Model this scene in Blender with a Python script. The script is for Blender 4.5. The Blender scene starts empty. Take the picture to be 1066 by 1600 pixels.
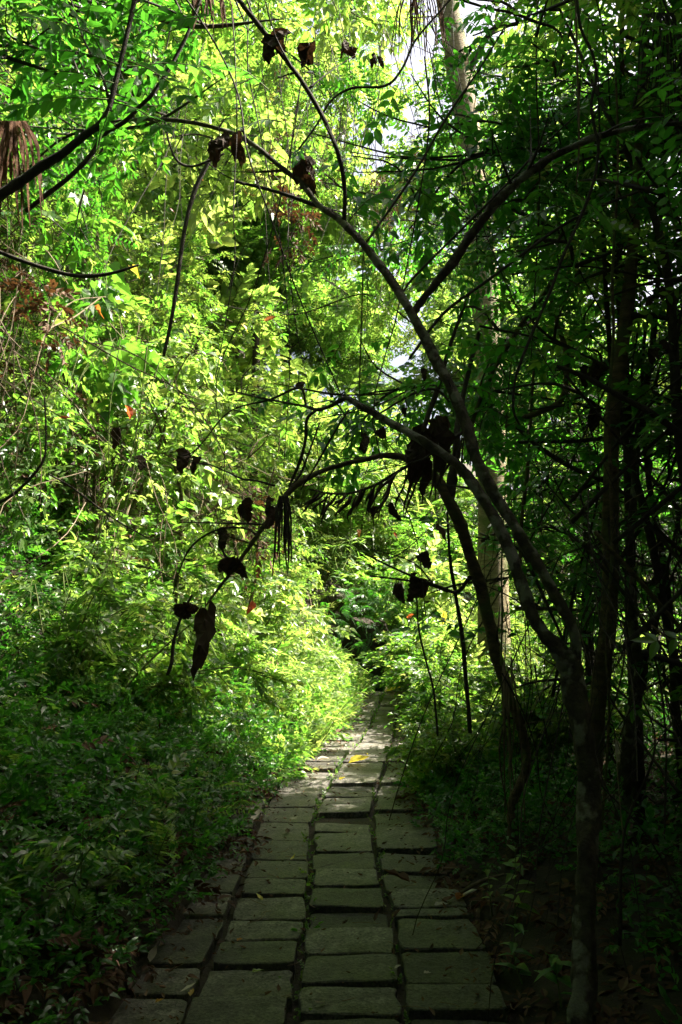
import bpy, math, random
import numpy as np
from mathutils import Vector

# ------------------------------------------------------------------ camera, sky, sun, exposure
SC = bpy.context.scene
COL = SC.collection
F = 1250.0                 # focal length in pixels of the 1066 x 1600 photograph
CAMH = 1.5
PITCH = math.atan(135.0 / F)
cd = bpy.data.cameras.new("camera")
cd.sensor_width = 36.0
cd.sensor_fit = 'AUTO'
cd.lens = F / 1600.0 * 36.0
cd.clip_start = 0.05
cd.clip_end = 500.0
cam = bpy.data.objects.new("camera", cd)
COL.objects.link(cam)
cam.location = (0, 0, CAMH)
cam.rotation_euler = (math.radians(90) + PITCH, 0, 0)
SC.camera = cam

SUN_AZ = math.radians(78)      # clockwise from +Y (view direction)
SUN_EL = math.radians(50)
world = bpy.data.worlds.new("World")
SC.world = world
world.use_nodes = True
wn = world.node_tree.nodes
wn.clear()
sky = wn.new("ShaderNodeTexSky")
sky.sky_type = 'NISHITA'
sky.sun_disc = False
sky.sun_elevation = SUN_EL
sky.sun_rotation = SUN_AZ
sky.air_density = 0.7
sky.ozone_density = 0.3
sky.dust_density = 10.0
bg = wn.new("ShaderNodeBackground")
bg.inputs["Strength"].default_value = 0.078
wo = wn.new("ShaderNodeOutputWorld")
world.node_tree.links.new(sky.outputs[0], bg.inputs["Color"])
world.node_tree.links.new(bg.outputs[0], wo.inputs["Surface"])

sd = bpy.data.lights.new("sun", 'SUN')
sd.energy = 5.0
sd.angle = math.radians(0.5)
sd.color = (1.0, 0.93, 0.80)
sun = bpy.data.objects.new("sun", sd)
COL.objects.link(sun)
S = Vector((math.sin(SUN_AZ) * math.cos(SUN_EL), math.cos(SUN_AZ) * math.cos(SUN_EL), math.sin(SUN_EL)))
sun.rotation_euler = S.to_track_quat('Z', 'Y').to_euler()
sun.location = (10, 10, 30)

SC.view_settings.view_transform = 'Standard'
SC.view_settings.look = 'None'
SC.view_settings.gamma = 1.0
SC.view_settings.use_curve_mapping = False
SC.view_settings.exposure = 2.6
try:
    SC.cycles.max_bounces = 8
    SC.cycles.diffuse_bounces = 4
    SC.cycles.transmission_bounces = 5
    SC.cycles.glossy_bounces = 2
    SC.cycles.use_denoising = True
    SC.cycles.sample_clamp_indirect = 6.0
except Exception:
    pass

RNG = np.random.default_rng(7)
random.seed(7)


# ------------------------------------------------------------------ helpers: tagging, projection
def tag(o, label=None, cat=None, group=None, kind=None):
    if label: o["label"] = label
    if cat: o["category"] = cat
    if group: o["group"] = group
    if kind: o["kind"] = kind
    return o


def empty(name, loc=(0, 0, 0), rz=0.0):
    o = bpy.data.objects.new(name, None)
    o.empty_display_size = 0.1
    COL.objects.link(o)
    o.location = loc
    o.rotation_euler = (0, 0, rz)
    return o


KIDS = {}


def copy_tree(src, parent=None):
    c = src.copy()
    COL.objects.link(c)
    if parent is not None:
        c.parent = parent
        KIDS.setdefault(parent.name, []).append(c)
    for ch in list(KIDS.get(src.name, [])):
        copy_tree(ch, c)
    return c


_cp, _sp = math.cos(PITCH), math.sin(PITCH)


def ray(px, py):
    u, v = (px - 533.0) / F, (800.0 - py) / F
    return np.array([u, _cp - v * _sp, _sp + v * _cp])


def at(px, py, Y):
    """the world point at distance Y (metres ahead) on the sight line of a photograph pixel"""
    d = ray(px, py)
    return np.array([0, 0, CAMH]) + d * (Y / d[1])


def ground(px, py, z=0.0):
    d = ray(px, py)
    t = (z - CAMH) / d[2]
    return np.array([0, 0, CAMH]) + d * t


# ------------------------------------------------------------------ helpers: mesh building
class MB:
    def __init__(self):
        self.V, self.F3, self.F4, self.T3, self.T4, self.n = [], [], [], [], [], 0

    def add(self, V, F3=None, F4=None, tint=0.5):
        """V (n,3) or a batch (K,n,3); faces index one template; tint scalar, (K,) or per face (K,m)"""
        V = np.asarray(V, dtype=np.float32)
        if V.ndim == 2:
            V = V[None]
        K, n, _ = V.shape
        off = self.n + (np.arange(K) * n)[:, None, None]
        tint = np.asarray(tint, dtype=np.float32)
        for Fc, FL, TL in ((F3, self.F3, self.T3), (F4, self.F4, self.T4)):
            if Fc is None or len(Fc) == 0:
                continue
            Fc = np.asarray(Fc, dtype=np.int64)
            FL.append((Fc[None] + off).reshape(-1, Fc.shape[1]))
            if tint.ndim == 2:
                t = tint
            elif tint.ndim == 1:
                t = np.repeat(tint[:, None], len(Fc), 1)
            else:
                t = np.full((K, len(Fc)), float(tint))
            TL.append(t.reshape(-1))
        self.V.append(V.reshape(-1, 3))
        self.n += K * n
        return self

    def mesh(self, name, mat, smooth=False):
        me = bpy.data.meshes.new(name)
        V = np.concatenate(self.V) if self.V else np.zeros((0, 3), np.float32)
        f3 = np.concatenate(self.F3) if self.F3 else np.zeros((0, 3), np.int64)
        f4 = np.concatenate(self.F4) if self.F4 else np.zeros((0, 4), np.int64)
        t = np.concatenate(self.T3 + self.T4) if (self.T3 or self.T4) else np.zeros(0)
        me.vertices.add(len(V))
        me.vertices.foreach_set("co", V.astype(np.float32).ravel())
        nl = len(f3) * 3 + len(f4) * 4
        me.loops.add(nl)
        me.loops.foreach_set("vertex_index", np.concatenate([f3.ravel(), f4.ravel()]).astype(np.int32))
        me.polygons.add(len(f3) + len(f4))
        ls = np.concatenate([np.arange(len(f3)) * 3, len(f3) * 3 + np.arange(len(f4)) * 4]).astype(np.int32)
        me.polygons.foreach_set("loop_start", ls)
        me.polygons.foreach_set("use_smooth", np.full(len(ls), smooth, dtype=bool))
        me.update(calc_edges=True)
        a = me.attributes.new("tint", 'FLOAT', 'FACE')
        a.data.foreach_set("value", t.astype(np.float32))
        if mat:
            me.materials.append(mat)
        return me

    def build(self, name, mat, parent=None, smooth=False):
        return link(name, self.mesh(name, mat, smooth), parent)


def link(name, me, parent=None):
    o = bpy.data.objects.new(name, me)
    if parent is not None and name in ("foliage", "twigs", "limbs", "crown", "stems"):
        o["kind"] = "stuff"
    COL.objects.link(o)
    if parent is not None:
        o.parent = parent
        KIDS.setdefault(parent.name, []).append(o)
    return o


def norm(a):
    return a / np.maximum(np.linalg.norm(a, axis=-1, keepdims=True), 1e-9)


def frames(D, U):
    """rotation matrices whose x column is D and whose z column leans to U"""
    D = norm(D)
    Y = np.cross(U, D)
    bad = np.linalg.norm(Y, axis=-1) < 1e-4
    if bad.any():
        Y[bad] = np.cross(np.array([1.0, 0.3, 0.2]), D[bad])
    Y = norm(Y)
    Z = np.cross(D, Y)
    return np.stack([D, Y, Z], axis=-1)


def put(V, R, s, P):
    """template V (n,3) -> (K,n,3)"""
    return np.einsum('kij,nj->kni', R, V) * np.asarray(s)[:, None, None] + P[:, None, :]


def spline(pts, n):
    P = np.asarray(pts, float)
    if len(P) < 3:
        t = np.linspace(0, len(P) - 1, n)
        i = np.minimum(t.astype(int), len(P) - 2)
        f = (t - i)[:, None]
        return P[i] * (1 - f) + P[i + 1] * f
    Q = np.vstack([2 * P[0] - P[1], P, 2 * P[-1] - P[-2]])
    t = np.linspace(0, len(P) - 1 - 1e-6, n)
    i = t.astype(int)
    f = (t - i)[:, None]
    a, b, c, d = Q[i], Q[i + 1], Q[i + 2], Q[i + 3]
    return 0.5 * (2 * b + (c - a) * f + (2 * a - 5 * b + 4 * c - d) * f ** 2 + (3 * b - a - 3 * c + d) * f ** 3)


def tube(mb, pts, rad, sides=7, n=None, rough=0.0, tint=0.5, closed=True):
    """pts: control points with radii rad (same length or scalar)"""
    pts = np.asarray(pts, float)
    rad = np.full(len(pts), rad) if np.isscalar(rad) else np.asarray(rad, float)
    n = n or max(4, 5 * (len(pts) - 1) + 1)
    C = spline(np.hstack([pts, rad[:, None]]), n)
    P, r = C[:, :3], np.maximum(C[:, 3], 0.0008)
    T = norm(np.gradient(P, axis=0))
    ref = np.array([0.31, 0.87, 0.38])
    A = norm(np.cross(T, ref) + 1e-6)
    B = np.cross(T, A)
    ang = np.linspace(0, 2 * math.pi, sides, endpoint=False)
    rr = r[:, None] * np.ones(sides)[None]
    if rough:
        ph = RNG.uniform(0, 6.28, 4)
        s = np.linspace(0, 1, n)[:, None] * n
        rr = rr * (1 + rough * (0.5 * np.sin(ang[None] * 2 + s * 0.6 + ph[0]) + 0.5 * np.sin(ang[None] * 3 - s * 0.9 + ph[1]) + RNG.normal(0, 0.5, rr.shape)))
    V = P[:, None] + rr[..., None] * (np.cos(ang)[None, :, None] * A[:, None] + np.sin(ang)[None, :, None] * B[:, None])
    i, j = np.meshgrid(np.arange(n - 1), np.arange(sides), indexing='ij')
    j2 = (j + 1) % sides
    F4 = np.stack([i * sides + j, i * sides + j2, (i + 1) * sides + j2, (i + 1) * sides + j], -1).reshape(-1, 4)
    V = V.reshape(-1, 3)
    F3 = None
    if closed:
        V = np.vstack([V, P[0] - T[0] * r[0] * 0.3, P[-1] + T[-1] * r[-1] * 0.6])
        k = np.arange(sides)
        a0 = np.stack([np.full(sides, n * sides), (k + 1) % sides, k], -1)
        b0 = np.stack([np.full(sides, n * sides + 1), (n - 1) * sides + k, (n - 1) * sides + (k + 1) % sides], -1)
        F3 = np.vstack([a0, b0])
    mb.add(V, F3, F4, tint)
    return P


def px_tube(mb, tr, sides=7, rough=0.0, Y=None, tint=0.5, wob=0.0):
    """traced branch: rows (px, py, width_px, Y) -> tube with real thickness where it stands"""
    pts, rad = [], []
    for row in tr:
        px, py, w = row[:3]
        y = row[3] if len(row) > 3 else Y
        pts.append(at(px, py, y))
        rad.append(w * 0.43 * y / F)
    pts = np.array(pts)
    if wob:
        pts = pts + RNG.normal(0, wob, pts.shape)
    tube(mb, pts, rad, sides, rough=rough, tint=tint)
    return pts


# ------------------------------------------------------------------ materials
def new_mat(name):
    m = bpy.data.materials.new(name)
    m.use_nodes = True
    nt = m.node_tree
    nt.nodes.clear()
    return m, nt, nt.nodes, nt.links


def ramp(N, stops):
    r = N.new("ShaderNodeValToRGB")
    e = r.color_ramp.elements
    while len(e) > 1:
        e.remove(e[-1])
    e[0].position, e[0].color = stops[0][0], (*stops[0][1], 1)
    for p, c in stops[1:]:
        k = e.new(p)
        k.color = (*c, 1)
    return r


def leaf_mat(name, stops, tstops, trans=0.43, rough=0.36, spec=0.55, objvar=0.25):
    m, nt, N, L = new_mat(name)
    at_ = N.new("ShaderNodeAttribute"); at_.attribute_name = "tint"
    oi = N.new("ShaderNodeObjectInfo")
    ma = N.new("ShaderNodeMath"); ma.operation = 'MULTIPLY_ADD'
    L.new(oi.outputs["Random"], ma.inputs[0]); ma.inputs[1].default_value = objvar
    ad = N.new("ShaderNodeMath"); ad.operation = 'SUBTRACT'; ad.use_clamp = True
    L.new(at_.outputs["Fac"], ma.inputs[2])
    L.new(ma.outputs[0], ad.inputs[0]); ad.inputs[1].default_value = objvar * 0.5
    tc = N.new("ShaderNodeTexCoord")
    nz = N.new("ShaderNodeTexNoise"); nz.inputs["Scale"].default_value = 35.0; nz.inputs["Detail"].default_value = 3
    L.new(tc.outputs["Object"], nz.inputs["Vector"])
    mx = N.new("ShaderNodeMath"); mx.operation = 'MULTIPLY_ADD'
    L.new(nz.outputs["Fac"], mx.inputs[0]); mx.inputs[1].default_value = 0.3
    L.new(ad.outputs[0], mx.inputs[2])
    sb = N.new("ShaderNodeMath"); sb.operation = 'SUBTRACT'; sb.use_clamp = True
    L.new(mx.outputs[0], sb.inputs[0]); sb.inputs[1].default_value = 0.15
    r1, r2 = ramp(N, stops), ramp(N, tstops)
    L.new(sb.outputs[0], r1.inputs[0]); L.new(sb.outputs[0], r2.inputs[0])
    p = N.new("ShaderNodeBsdfPrincipled")
    L.new(r1.outputs[0], p.inputs["Base Color"])
    p.inputs["Roughness"].default_value = rough
    p.inputs["Specular IOR Level"].default_value = spec
    t = N.new("ShaderNodeBsdfTranslucent")
    L.new(r2.outputs[0], t.inputs["Color"])
    ms = N.new("ShaderNodeMixShader"); ms.inputs[0].default_value = trans
    L.new(p.outputs[0], ms.inputs[1]); L.new(t.outputs[0], ms.inputs[2])
    o = N.new("ShaderNodeOutputMaterial")
    L.new(ms.outputs[0], o.inputs["Surface"])
    return m


M = {}
G_D = [(0.0, (0.022, 0.055, 0.014)), (0.4, (0.050, 0.100, 0.024)), (0.75, (0.095, 0.140, 0.036)), (1.0, (0.16, 0.165, 0.05))]
G_T = [(0.0, (0.09, 0.32, 0.02)), (0.35, (0.20, 0.48, 0.04)), (0.7, (0.40, 0.58, 0.08)), (1.0, (0.62, 0.62, 0.16))]
M['leaf'] = leaf_mat("green_leaf", G_D, G_T)
M['leaf_dark'] = leaf_mat("shade_green_leaf", [(0.0, (0.012, 0.045, 0.010)), (0.6, (0.030, 0.090, 0.016)), (1.0, (0.06, 0.12, 0.02))],
                          [(0.0, (0.04, 0.22, 0.02)), (0.6, (0.10, 0.40, 0.02)), (1.0, (0.25, 0.5, 0.04))], trans=0.38)  # darker copy of the green leaf; near shade is put into its colour
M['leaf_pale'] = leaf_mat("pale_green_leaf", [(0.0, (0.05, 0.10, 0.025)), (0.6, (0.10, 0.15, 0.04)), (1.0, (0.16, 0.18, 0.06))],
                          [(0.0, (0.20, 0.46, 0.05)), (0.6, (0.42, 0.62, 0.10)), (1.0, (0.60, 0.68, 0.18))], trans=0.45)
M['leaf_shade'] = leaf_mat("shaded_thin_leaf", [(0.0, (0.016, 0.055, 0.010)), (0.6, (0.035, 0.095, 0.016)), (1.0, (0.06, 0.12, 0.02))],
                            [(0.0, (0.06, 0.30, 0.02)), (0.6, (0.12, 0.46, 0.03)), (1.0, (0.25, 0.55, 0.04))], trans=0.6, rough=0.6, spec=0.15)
M['leaf_dry'] = leaf_mat("dry_brown_leaf", [(0.0, (0.035, 0.020, 0.012)), (0.6, (0.09, 0.05, 0.028)), (1.0, (0.18, 0.12, 0.07))],
                         [(0.0, (0.05, 0.02, 0.01)), (1.0, (0.22, 0.10, 0.03))], trans=0.15, rough=0.7, spec=0.2)
M['leaf_black'] = leaf_mat("silhouette_dead_leaf", [(0.0, (0.014, 0.010, 0.007)), (1.0, (0.060, 0.042, 0.028))],
                           [(0.0, (0.05, 0.024, 0.010)), (1.0, (0.12, 0.06, 0.025))], trans=0.10, rough=0.8, spec=0.15)  # dark brown dead leaf, blackened because the leaves show as silhouettes
M['leaf_orange'] = leaf_mat("orange_leaf", [(0.2, (0.16, 0.06, 0.02)), (0.5, (0.32, 0.11, 0.025)), (0.8, (0.36, 0.24, 0.04))],
                            [(0.2, (0.28, 0.10, 0.03)), (0.5, (0.52, 0.20, 0.03)), (0.8, (0.55, 0.42, 0.06))], trans=0.45)
M['leaf_red'] = leaf_mat("red_leaf", [(0.2, (0.12, 0.035, 0.02)), (0.5, (0.26, 0.055, 0.025)), (0.8, (0.34, 0.14, 0.04))],
                         [(0.2, (0.25, 0.05, 0.02)), (0.5, (0.55, 0.10, 0.03)), (0.8, (0.65, 0.25, 0.04))], trans=0.4)
M['leaf_yellow'] = leaf_mat("yellow_leaf", [(0.0, (0.38, 0.32, 0.03)), (1.0, (0.50, 0.40, 0.05))],
                            [(0.0, (0.7, 0.6, 0.05)), (1.0, (0.8, 0.66, 0.06))], trans=0.4)
M['leaf_bleached'] = leaf_mat("bleached_leaf", [(0.0, (0.36, 0.32, 0.25)), (1.0, (0.5, 0.45, 0.36))],
                              [(0.0, (0.5, 0.42, 0.3)), (1.0, (0.5, 0.42, 0.3))], trans=0.2, rough=0.7)


def rough_mat(name, stops, scale=8.0, rough=0.85, bump=0.4, bscale=30.0, patch=None, spec=0.3, stretch=(1, 1, 1), objvar=0.0):
    m, nt, N, L = new_mat(name)
    tc = N.new("ShaderNodeTexCoord")
    mp = N.new("ShaderNodeMapping"); mp.inputs["Scale"].default_value = stretch
    L.new(tc.outputs["Object"], mp.inputs["Vector"])
    nz = N.new("ShaderNodeTexNoise"); nz.inputs["Scale"].default_value = scale; nz.inputs["Detail"].default_value = 8; nz.inputs["Roughness"].default_value = 0.65
    L.new(mp.outputs[0], nz.inputs["Vector"])
    r = ramp(N, stops)
    if objvar:
        oi = N.new("ShaderNodeObjectInfo")
        ma = N.new("ShaderNodeMath"); ma.operation = 'MULTIPLY_ADD'
        L.new(oi.outputs["Random"], ma.inputs[0]); ma.inputs[1].default_value = objvar
        L.new(nz.outputs["Fac"], ma.inputs[2])
        s_ = N.new("ShaderNodeMath"); s_.operation = 'SUBTRACT'; s_.use_clamp = True
        L.new(ma.outputs[0], s_.inputs[0]); s_.inputs[1].default_value = objvar / 2
        L.new(s_.outputs[0], r.inputs[0])
    else:
        L.new(nz.outputs["Fac"], r.inputs[0])
    col = r.outputs[0]
    if patch:
        pscale, lo, hi, pc = patch
        n2 = N.new("ShaderNodeTexNoise"); n2.inputs["Scale"].default_value = pscale; n2.inputs["Detail"].default_value = 4
        L.new(tc.outputs["Object"], n2.inputs["Vector"])
        mr = N.new("ShaderNodeMapRange"); mr.inputs["From Min"].default_value = lo; mr.inputs["From Max"].default_value = hi
        L.new(n2.outputs["Fac"], mr.inputs["Value"])
        mix = N.new("ShaderNodeMix"); mix.data_type = 'RGBA'
        L.new(mr.outputs[0], mix.inputs["Factor"])
        L.new(col, mix.inputs["A"]); mix.inputs["B"].default_value = (*pc, 1)
        col = mix.outputs["Result"]
    p = N.new("ShaderNodeBsdfPrincipled")
    L.new(col, p.inputs["Base Color"])
    p.inputs["Roughness"].default_value = rough
    p.inputs["Specular IOR Level"].default_value = spec
    nb = N.new("ShaderNodeTexNoise"); nb.inputs["Scale"].default_value = bscale; nb.inputs["Detail"].default_value = 6; nb.inputs["Roughness"].default_value = 0.7
    L.new(mp.outputs[0], nb.inputs["Vector"])
    b = N.new("ShaderNodeBump"); b.inputs["Strength"].default_value = bump; b.inputs["Distance"].default_value = 0.02
    L.new(nb.outputs["Fac"], b.inputs["Height"])
    L.new(b.outputs[0], p.inputs["Normal"])
    o = N.new("ShaderNodeOutputMaterial")
    L.new(p.outputs[0], o.inputs["Surface"])
    return m


M['bark'] = rough_mat("lichen_bark", [(0.3, (0.018, 0.014, 0.009)), (0.5, (0.050, 0.041, 0.025)), (0.75, (0.10, 0.085, 0.052))], scale=22, bump=1.0, bscale=55,
                      patch=(10, 0.53, 0.60, (0.17, 0.172, 0.12)))
M['bark_dark'] = rough_mat("dark_bark", [(0.3, (0.015, 0.012, 0.009)), (0.6, (0.040, 0.032, 0.022)), (0.8, (0.08, 0.066, 0.04))], scale=30, bump=0.7, bscale=80)
M['bark_moss'] = rough_mat("mossy_bark", [(0.3, (0.028, 0.021, 0.010)), (0.55, (0.095, 0.072, 0.032)), (0.75, (0.17, 0.135, 0.075))], scale=12, bump=0.9, bscale=40,
                           patch=(6, 0.50, 0.62, (0.07, 0.085, 0.025)), stretch=(1, 1, 3))
M['bark_ring'] = rough_mat("ringed_bark", [(0.3, (0.09, 0.07, 0.035)), (0.5, (0.21, 0.17, 0.09)), (0.7, (0.34, 0.29, 0.18))], scale=9, bump=1.0, bscale=30,
                           patch=(5, 0.52, 0.62, (0.10, 0.115, 0.035)), stretch=(1, 1, 4))  # stops raised to a sunlit pale; sun on the trunk is in the colour
M['vine_pale'] = rough_mat("pale_dry_vine", [(0.3, (0.075, 0.055, 0.032)), (0.7, (0.20, 0.155, 0.10))], scale=20, bump=0.3, objvar=0.5)
M['stem_green'] = rough_mat("green_stem", [(0.3, (0.05, 0.07, 0.02)), (0.7, (0.12, 0.15, 0.04))], scale=20, bump=0.2)
M['soil'] = rough_mat("damp_soil", [(0.3, (0.012, 0.009, 0.006)), (0.6, (0.035, 0.025, 0.016)), (0.8, (0.07, 0.05, 0.03))], scale=9, bump=1.0, bscale=45,
                      patch=(1.6, 0.55, 0.7, (0.025, 0.038, 0.010)))
M['fibre'] = rough_mat("dead_fibre", [(0.3, (0.07, 0.03, 0.014)), (0.7, (0.20, 0.10, 0.05))], scale=14, bump=0.4, objvar=0.4)


def stone_mat():
    m, nt, N, L = new_mat("weathered_paver")
    tc = N.new("ShaderNodeTexCoord"); oi = N.new("ShaderNodeObjectInfo")
    n1 = N.new("ShaderNodeTexNoise"); n1.inputs["Scale"].default_value = 7; n1.inputs["Detail"].default_value = 8; n1.inputs["Roughness"].default_value = 0.7
    L.new(tc.outputs["Object"], n1.inputs["Vector"])
    r1 = ramp(N, [(0.32, (0.026, 0.022, 0.018)), (0.5, (0.072, 0.064, 0.054)), (0.68, (0.17, 0.154, 0.134))])
    ma = N.new("ShaderNodeMath"); ma.operation = 'MULTIPLY_ADD'
    L.new(oi.outputs["Random"], ma.inputs[0]); ma.inputs[1].default_value = 0.34; L.new(n1.outputs["Fac"], ma.inputs[2])
    s_ = N.new("ShaderNodeMath"); s_.operation = 'SUBTRACT'; L.new(ma.outputs[0], s_.inputs[0]); s_.inputs[1].default_value = 0.19
    L.new(s_.outputs[0], r1.inputs[0])
    # moss and damp stains
    n2 = N.new("ShaderNodeTexNoise"); n2.inputs["Scale"].default_value = 4.5; n2.inputs["Detail"].default_value = 6
    L.new(tc.outputs["Object"], n2.inputs["Vector"])
    mr = N.new("ShaderNodeMapRange"); mr.inputs["From Min"].default_value = 0.48; mr.inputs["From Max"].default_value = 0.64
    L.new(n2.outputs["Fac"], mr.inputs["Value"])
    mx = N.new("ShaderNodeMix"); mx.data_type = 'RGBA'
    L.new(mr.outputs[0], mx.inputs["Factor"]); L.new(r1.outputs[0], mx.inputs["A"]); mx.inputs["B"].default_value = (0.05, 0.048, 0.024, 1)
    # aggregate speckle
    vo = N.new("ShaderNodeTexVoronoi"); vo.inputs["Scale"].default_value = 95
    L.new(tc.outputs["Object"], vo.inputs["Vector"])
    hs = N.new("ShaderNodeMix"); hs.data_type = 'RGBA'; hs.blend_type = 'OVERLAY'; hs.inputs["Factor"].default_value = 0.75
    L.new(mx.outputs["Result"], hs.inputs["A"]); L.new(vo.outputs["Color"], hs.inputs["B"])
    bw = N.new("ShaderNodeRGBToBW"); L.new(vo.outputs["Color"], bw.inputs[0])
    L.new(bw.outputs[0], hs.inputs["B"])
    p = N.new("ShaderNodeBsdfPrincipled")
    L.new(hs.outputs["Result"], p.inputs["Base Color"])
    p.inputs["Roughness"].default_value = 0.55
    p.inputs["Specular IOR Level"].default_value = 0.5
    nb = N.new("ShaderNodeTexNoise"); nb.inputs["Scale"].default_value = 60; nb.inputs["Detail"].default_value = 8; nb.inputs["Roughness"].default_value = 0.8
    L.new(tc.outputs["Object"], nb.inputs["Vector"])
    b1 = N.new("ShaderNodeBump"); b1.inputs["Strength"].default_value = 0.9; b1.inputs["Distance"].default_value = 0.02
    L.new(nb.outputs["Fac"], b1.inputs["Height"])
    b2 = N.new("ShaderNodeBump"); b2.inputs["Strength"].default_value = 0.4; b2.inputs["Distance"].default_value = 0.004
    L.new(vo.outputs["Distance"], b2.inputs["Height"]); L.new(b1.outputs[0], b2.inputs["Normal"])
    L.new(b2.outputs[0], p.inputs["Normal"])
    o = N.new("ShaderNodeOutputMaterial"); L.new(p.outputs[0], o.inputs["Surface"])
    return m


M['stone'] = stone_mat()

# ------------------------------------------------------------------ terrain and path
BC = [(1591, 633, 460), (1552, 629, 464), (1479, 619, 474), (1434, 610.5, 481), (1384, 597, 485), (1350, 589.6, 485), (1317, 584, 485.5),
      (1300, 583, 487.5), (1276, 581.5, 490), (1256, 584, 501), (1233, 592, 511), (1217, 598.6, 524), (1200, 603, 528), (1182, 608, 543),
      (1167, 612, 558), (1152, 615.5, 568), (1141, 617.5, 578), (1122, 620, 584), (1105, 623, 592), (1090, 626, 596.6), (1080, 628, 600)]
_g = [(ground(b[0 + 1], b[0])[1], ground(b[1], b[0])[0], ground(b[2], b[0])[0]) for b in BC]
_gy = np.array([g[0] for g in _g]); _gbc = np.array([g[1] for g in _g]); _gab = np.array([g[2] for g in _g])


def joint_x(y, which):
    """x of the long joints at distance y: 'la','ab','bc','cr'"""
    ab, bc = np.interp(y, _gy, _gab), np.interp(y, _gy, _gbc)
    w = 0.385
    return {'ab': ab, 'bc': bc, 'la': ab - 0.385 - 0.03 * np.sin(y), 'cr': bc + 0.39, 'll': ab - 0.74}[which]


def path_x(y):
    return 0.5 * (joint_x(y, 'ab') + joint_x(y, 'bc'))


def sm(x, a, b):
    t = np.clip((x - a) / (b - a), 0, 1)
    return t * t * (3 - 2 * t)


def edge_l(y):
    return np.interp(y, [2.0, 2.9, 4.0, 5.1, 6.8, 9.9, 14], [.95, .84, .70, .60, .55, .45, .42])


def edge_r(y):
    return np.interp(y, [2.0, 3.1, 4.1, 4.9, 6.0, 7.0, 8.5, 10.3, 12.5], [.72, .66, .60, .50, .50, .42, .38, .30, .34])


def H(x, y):
    x, y = np.asarray(x, float), np.asarray(y, float)
    dx = x - path_x(y)
    t = np.maximum(-dx - 0.72, 0)
    left = 0.45 * np.minimum(t, 1.35) + 2.1 * np.maximum(t - 1.35, 0)
    left = left * (0.55 + 0.45 * sm(y, -2, 3))
    left = 7.0 * np.tanh(left / 7.0)
    tr = np.maximum(dx - 0.68, 0)
    right = 0.10 * np.minimum(tr, 2.0) - 0.02 * np.maximum(tr - 2, 0)
    far = 2.0 * sm(y, 14.8, 17.2) + 0.22 * np.maximum(y - 17, 0)
    dip = -0.35 * sm(y, 13.3, 14.3)
    n = 0.06 * np.sin(1.7 * x + 0.6 * y) * np.sin(1.3 * y - 0.4 * x) + 0.03 * np.sin(4.1 * x + 1) * np.cos(3.7 * y)
    n = n * np.minimum(1, (t + tr) * 2)
    base = -0.035 + .085 * sm(dx - edge_r(y), -.04, .10) * sm(y, 1.0, 2.5) * (1 - sm(y, 12.5, 13.2)) + .075 * sm(-dx - edge_l(y), -.02, .12) * (1 - sm(y, 12.5, 13.2))
    return base + left + right + far * (1 - .85 * sm(x / np.maximum(y, 1), .14, .30)) + dip + n


def make_terrain():
    xs = np.concatenate([np.linspace(-60, -9, 26)[:-1], np.linspace(-9, -1.3, 70)[:-1], np.linspace(-1.3, 1.9, 110)[:-1], np.linspace(1.9, 7, 50), np.linspace(7, 60, 26)[1:]])
    ys = np.concatenate([np.linspace(-40, -3, 20)[:-1], np.linspace(-3, 14, 230)[:-1], np.linspace(14, 20, 50), np.linspace(20, 90, 30)[1:]])
    X, Y = np.meshgrid(xs, ys)
    Z = H(X, Y)
    V = np.stack([X, Y, Z], -1).reshape(-1, 3)
    nx, ny = len(xs), len(ys)
    i, j = np.meshgrid(np.arange(ny - 1), np.arange(nx - 1), indexing='ij')
    F4 = np.stack([i * nx + j, i * nx + j + 1, (i + 1) * nx + j + 1, (i + 1) * nx + j], -1).reshape(-1, 4)
    mb = MB(); mb.add(V, None, F4)
    o = mb.build("ground", M['soil'], None, True)
    tag(o, "dark damp forest soil rising to a steep bank on the left", kind="structure")


make_terrain()


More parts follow.
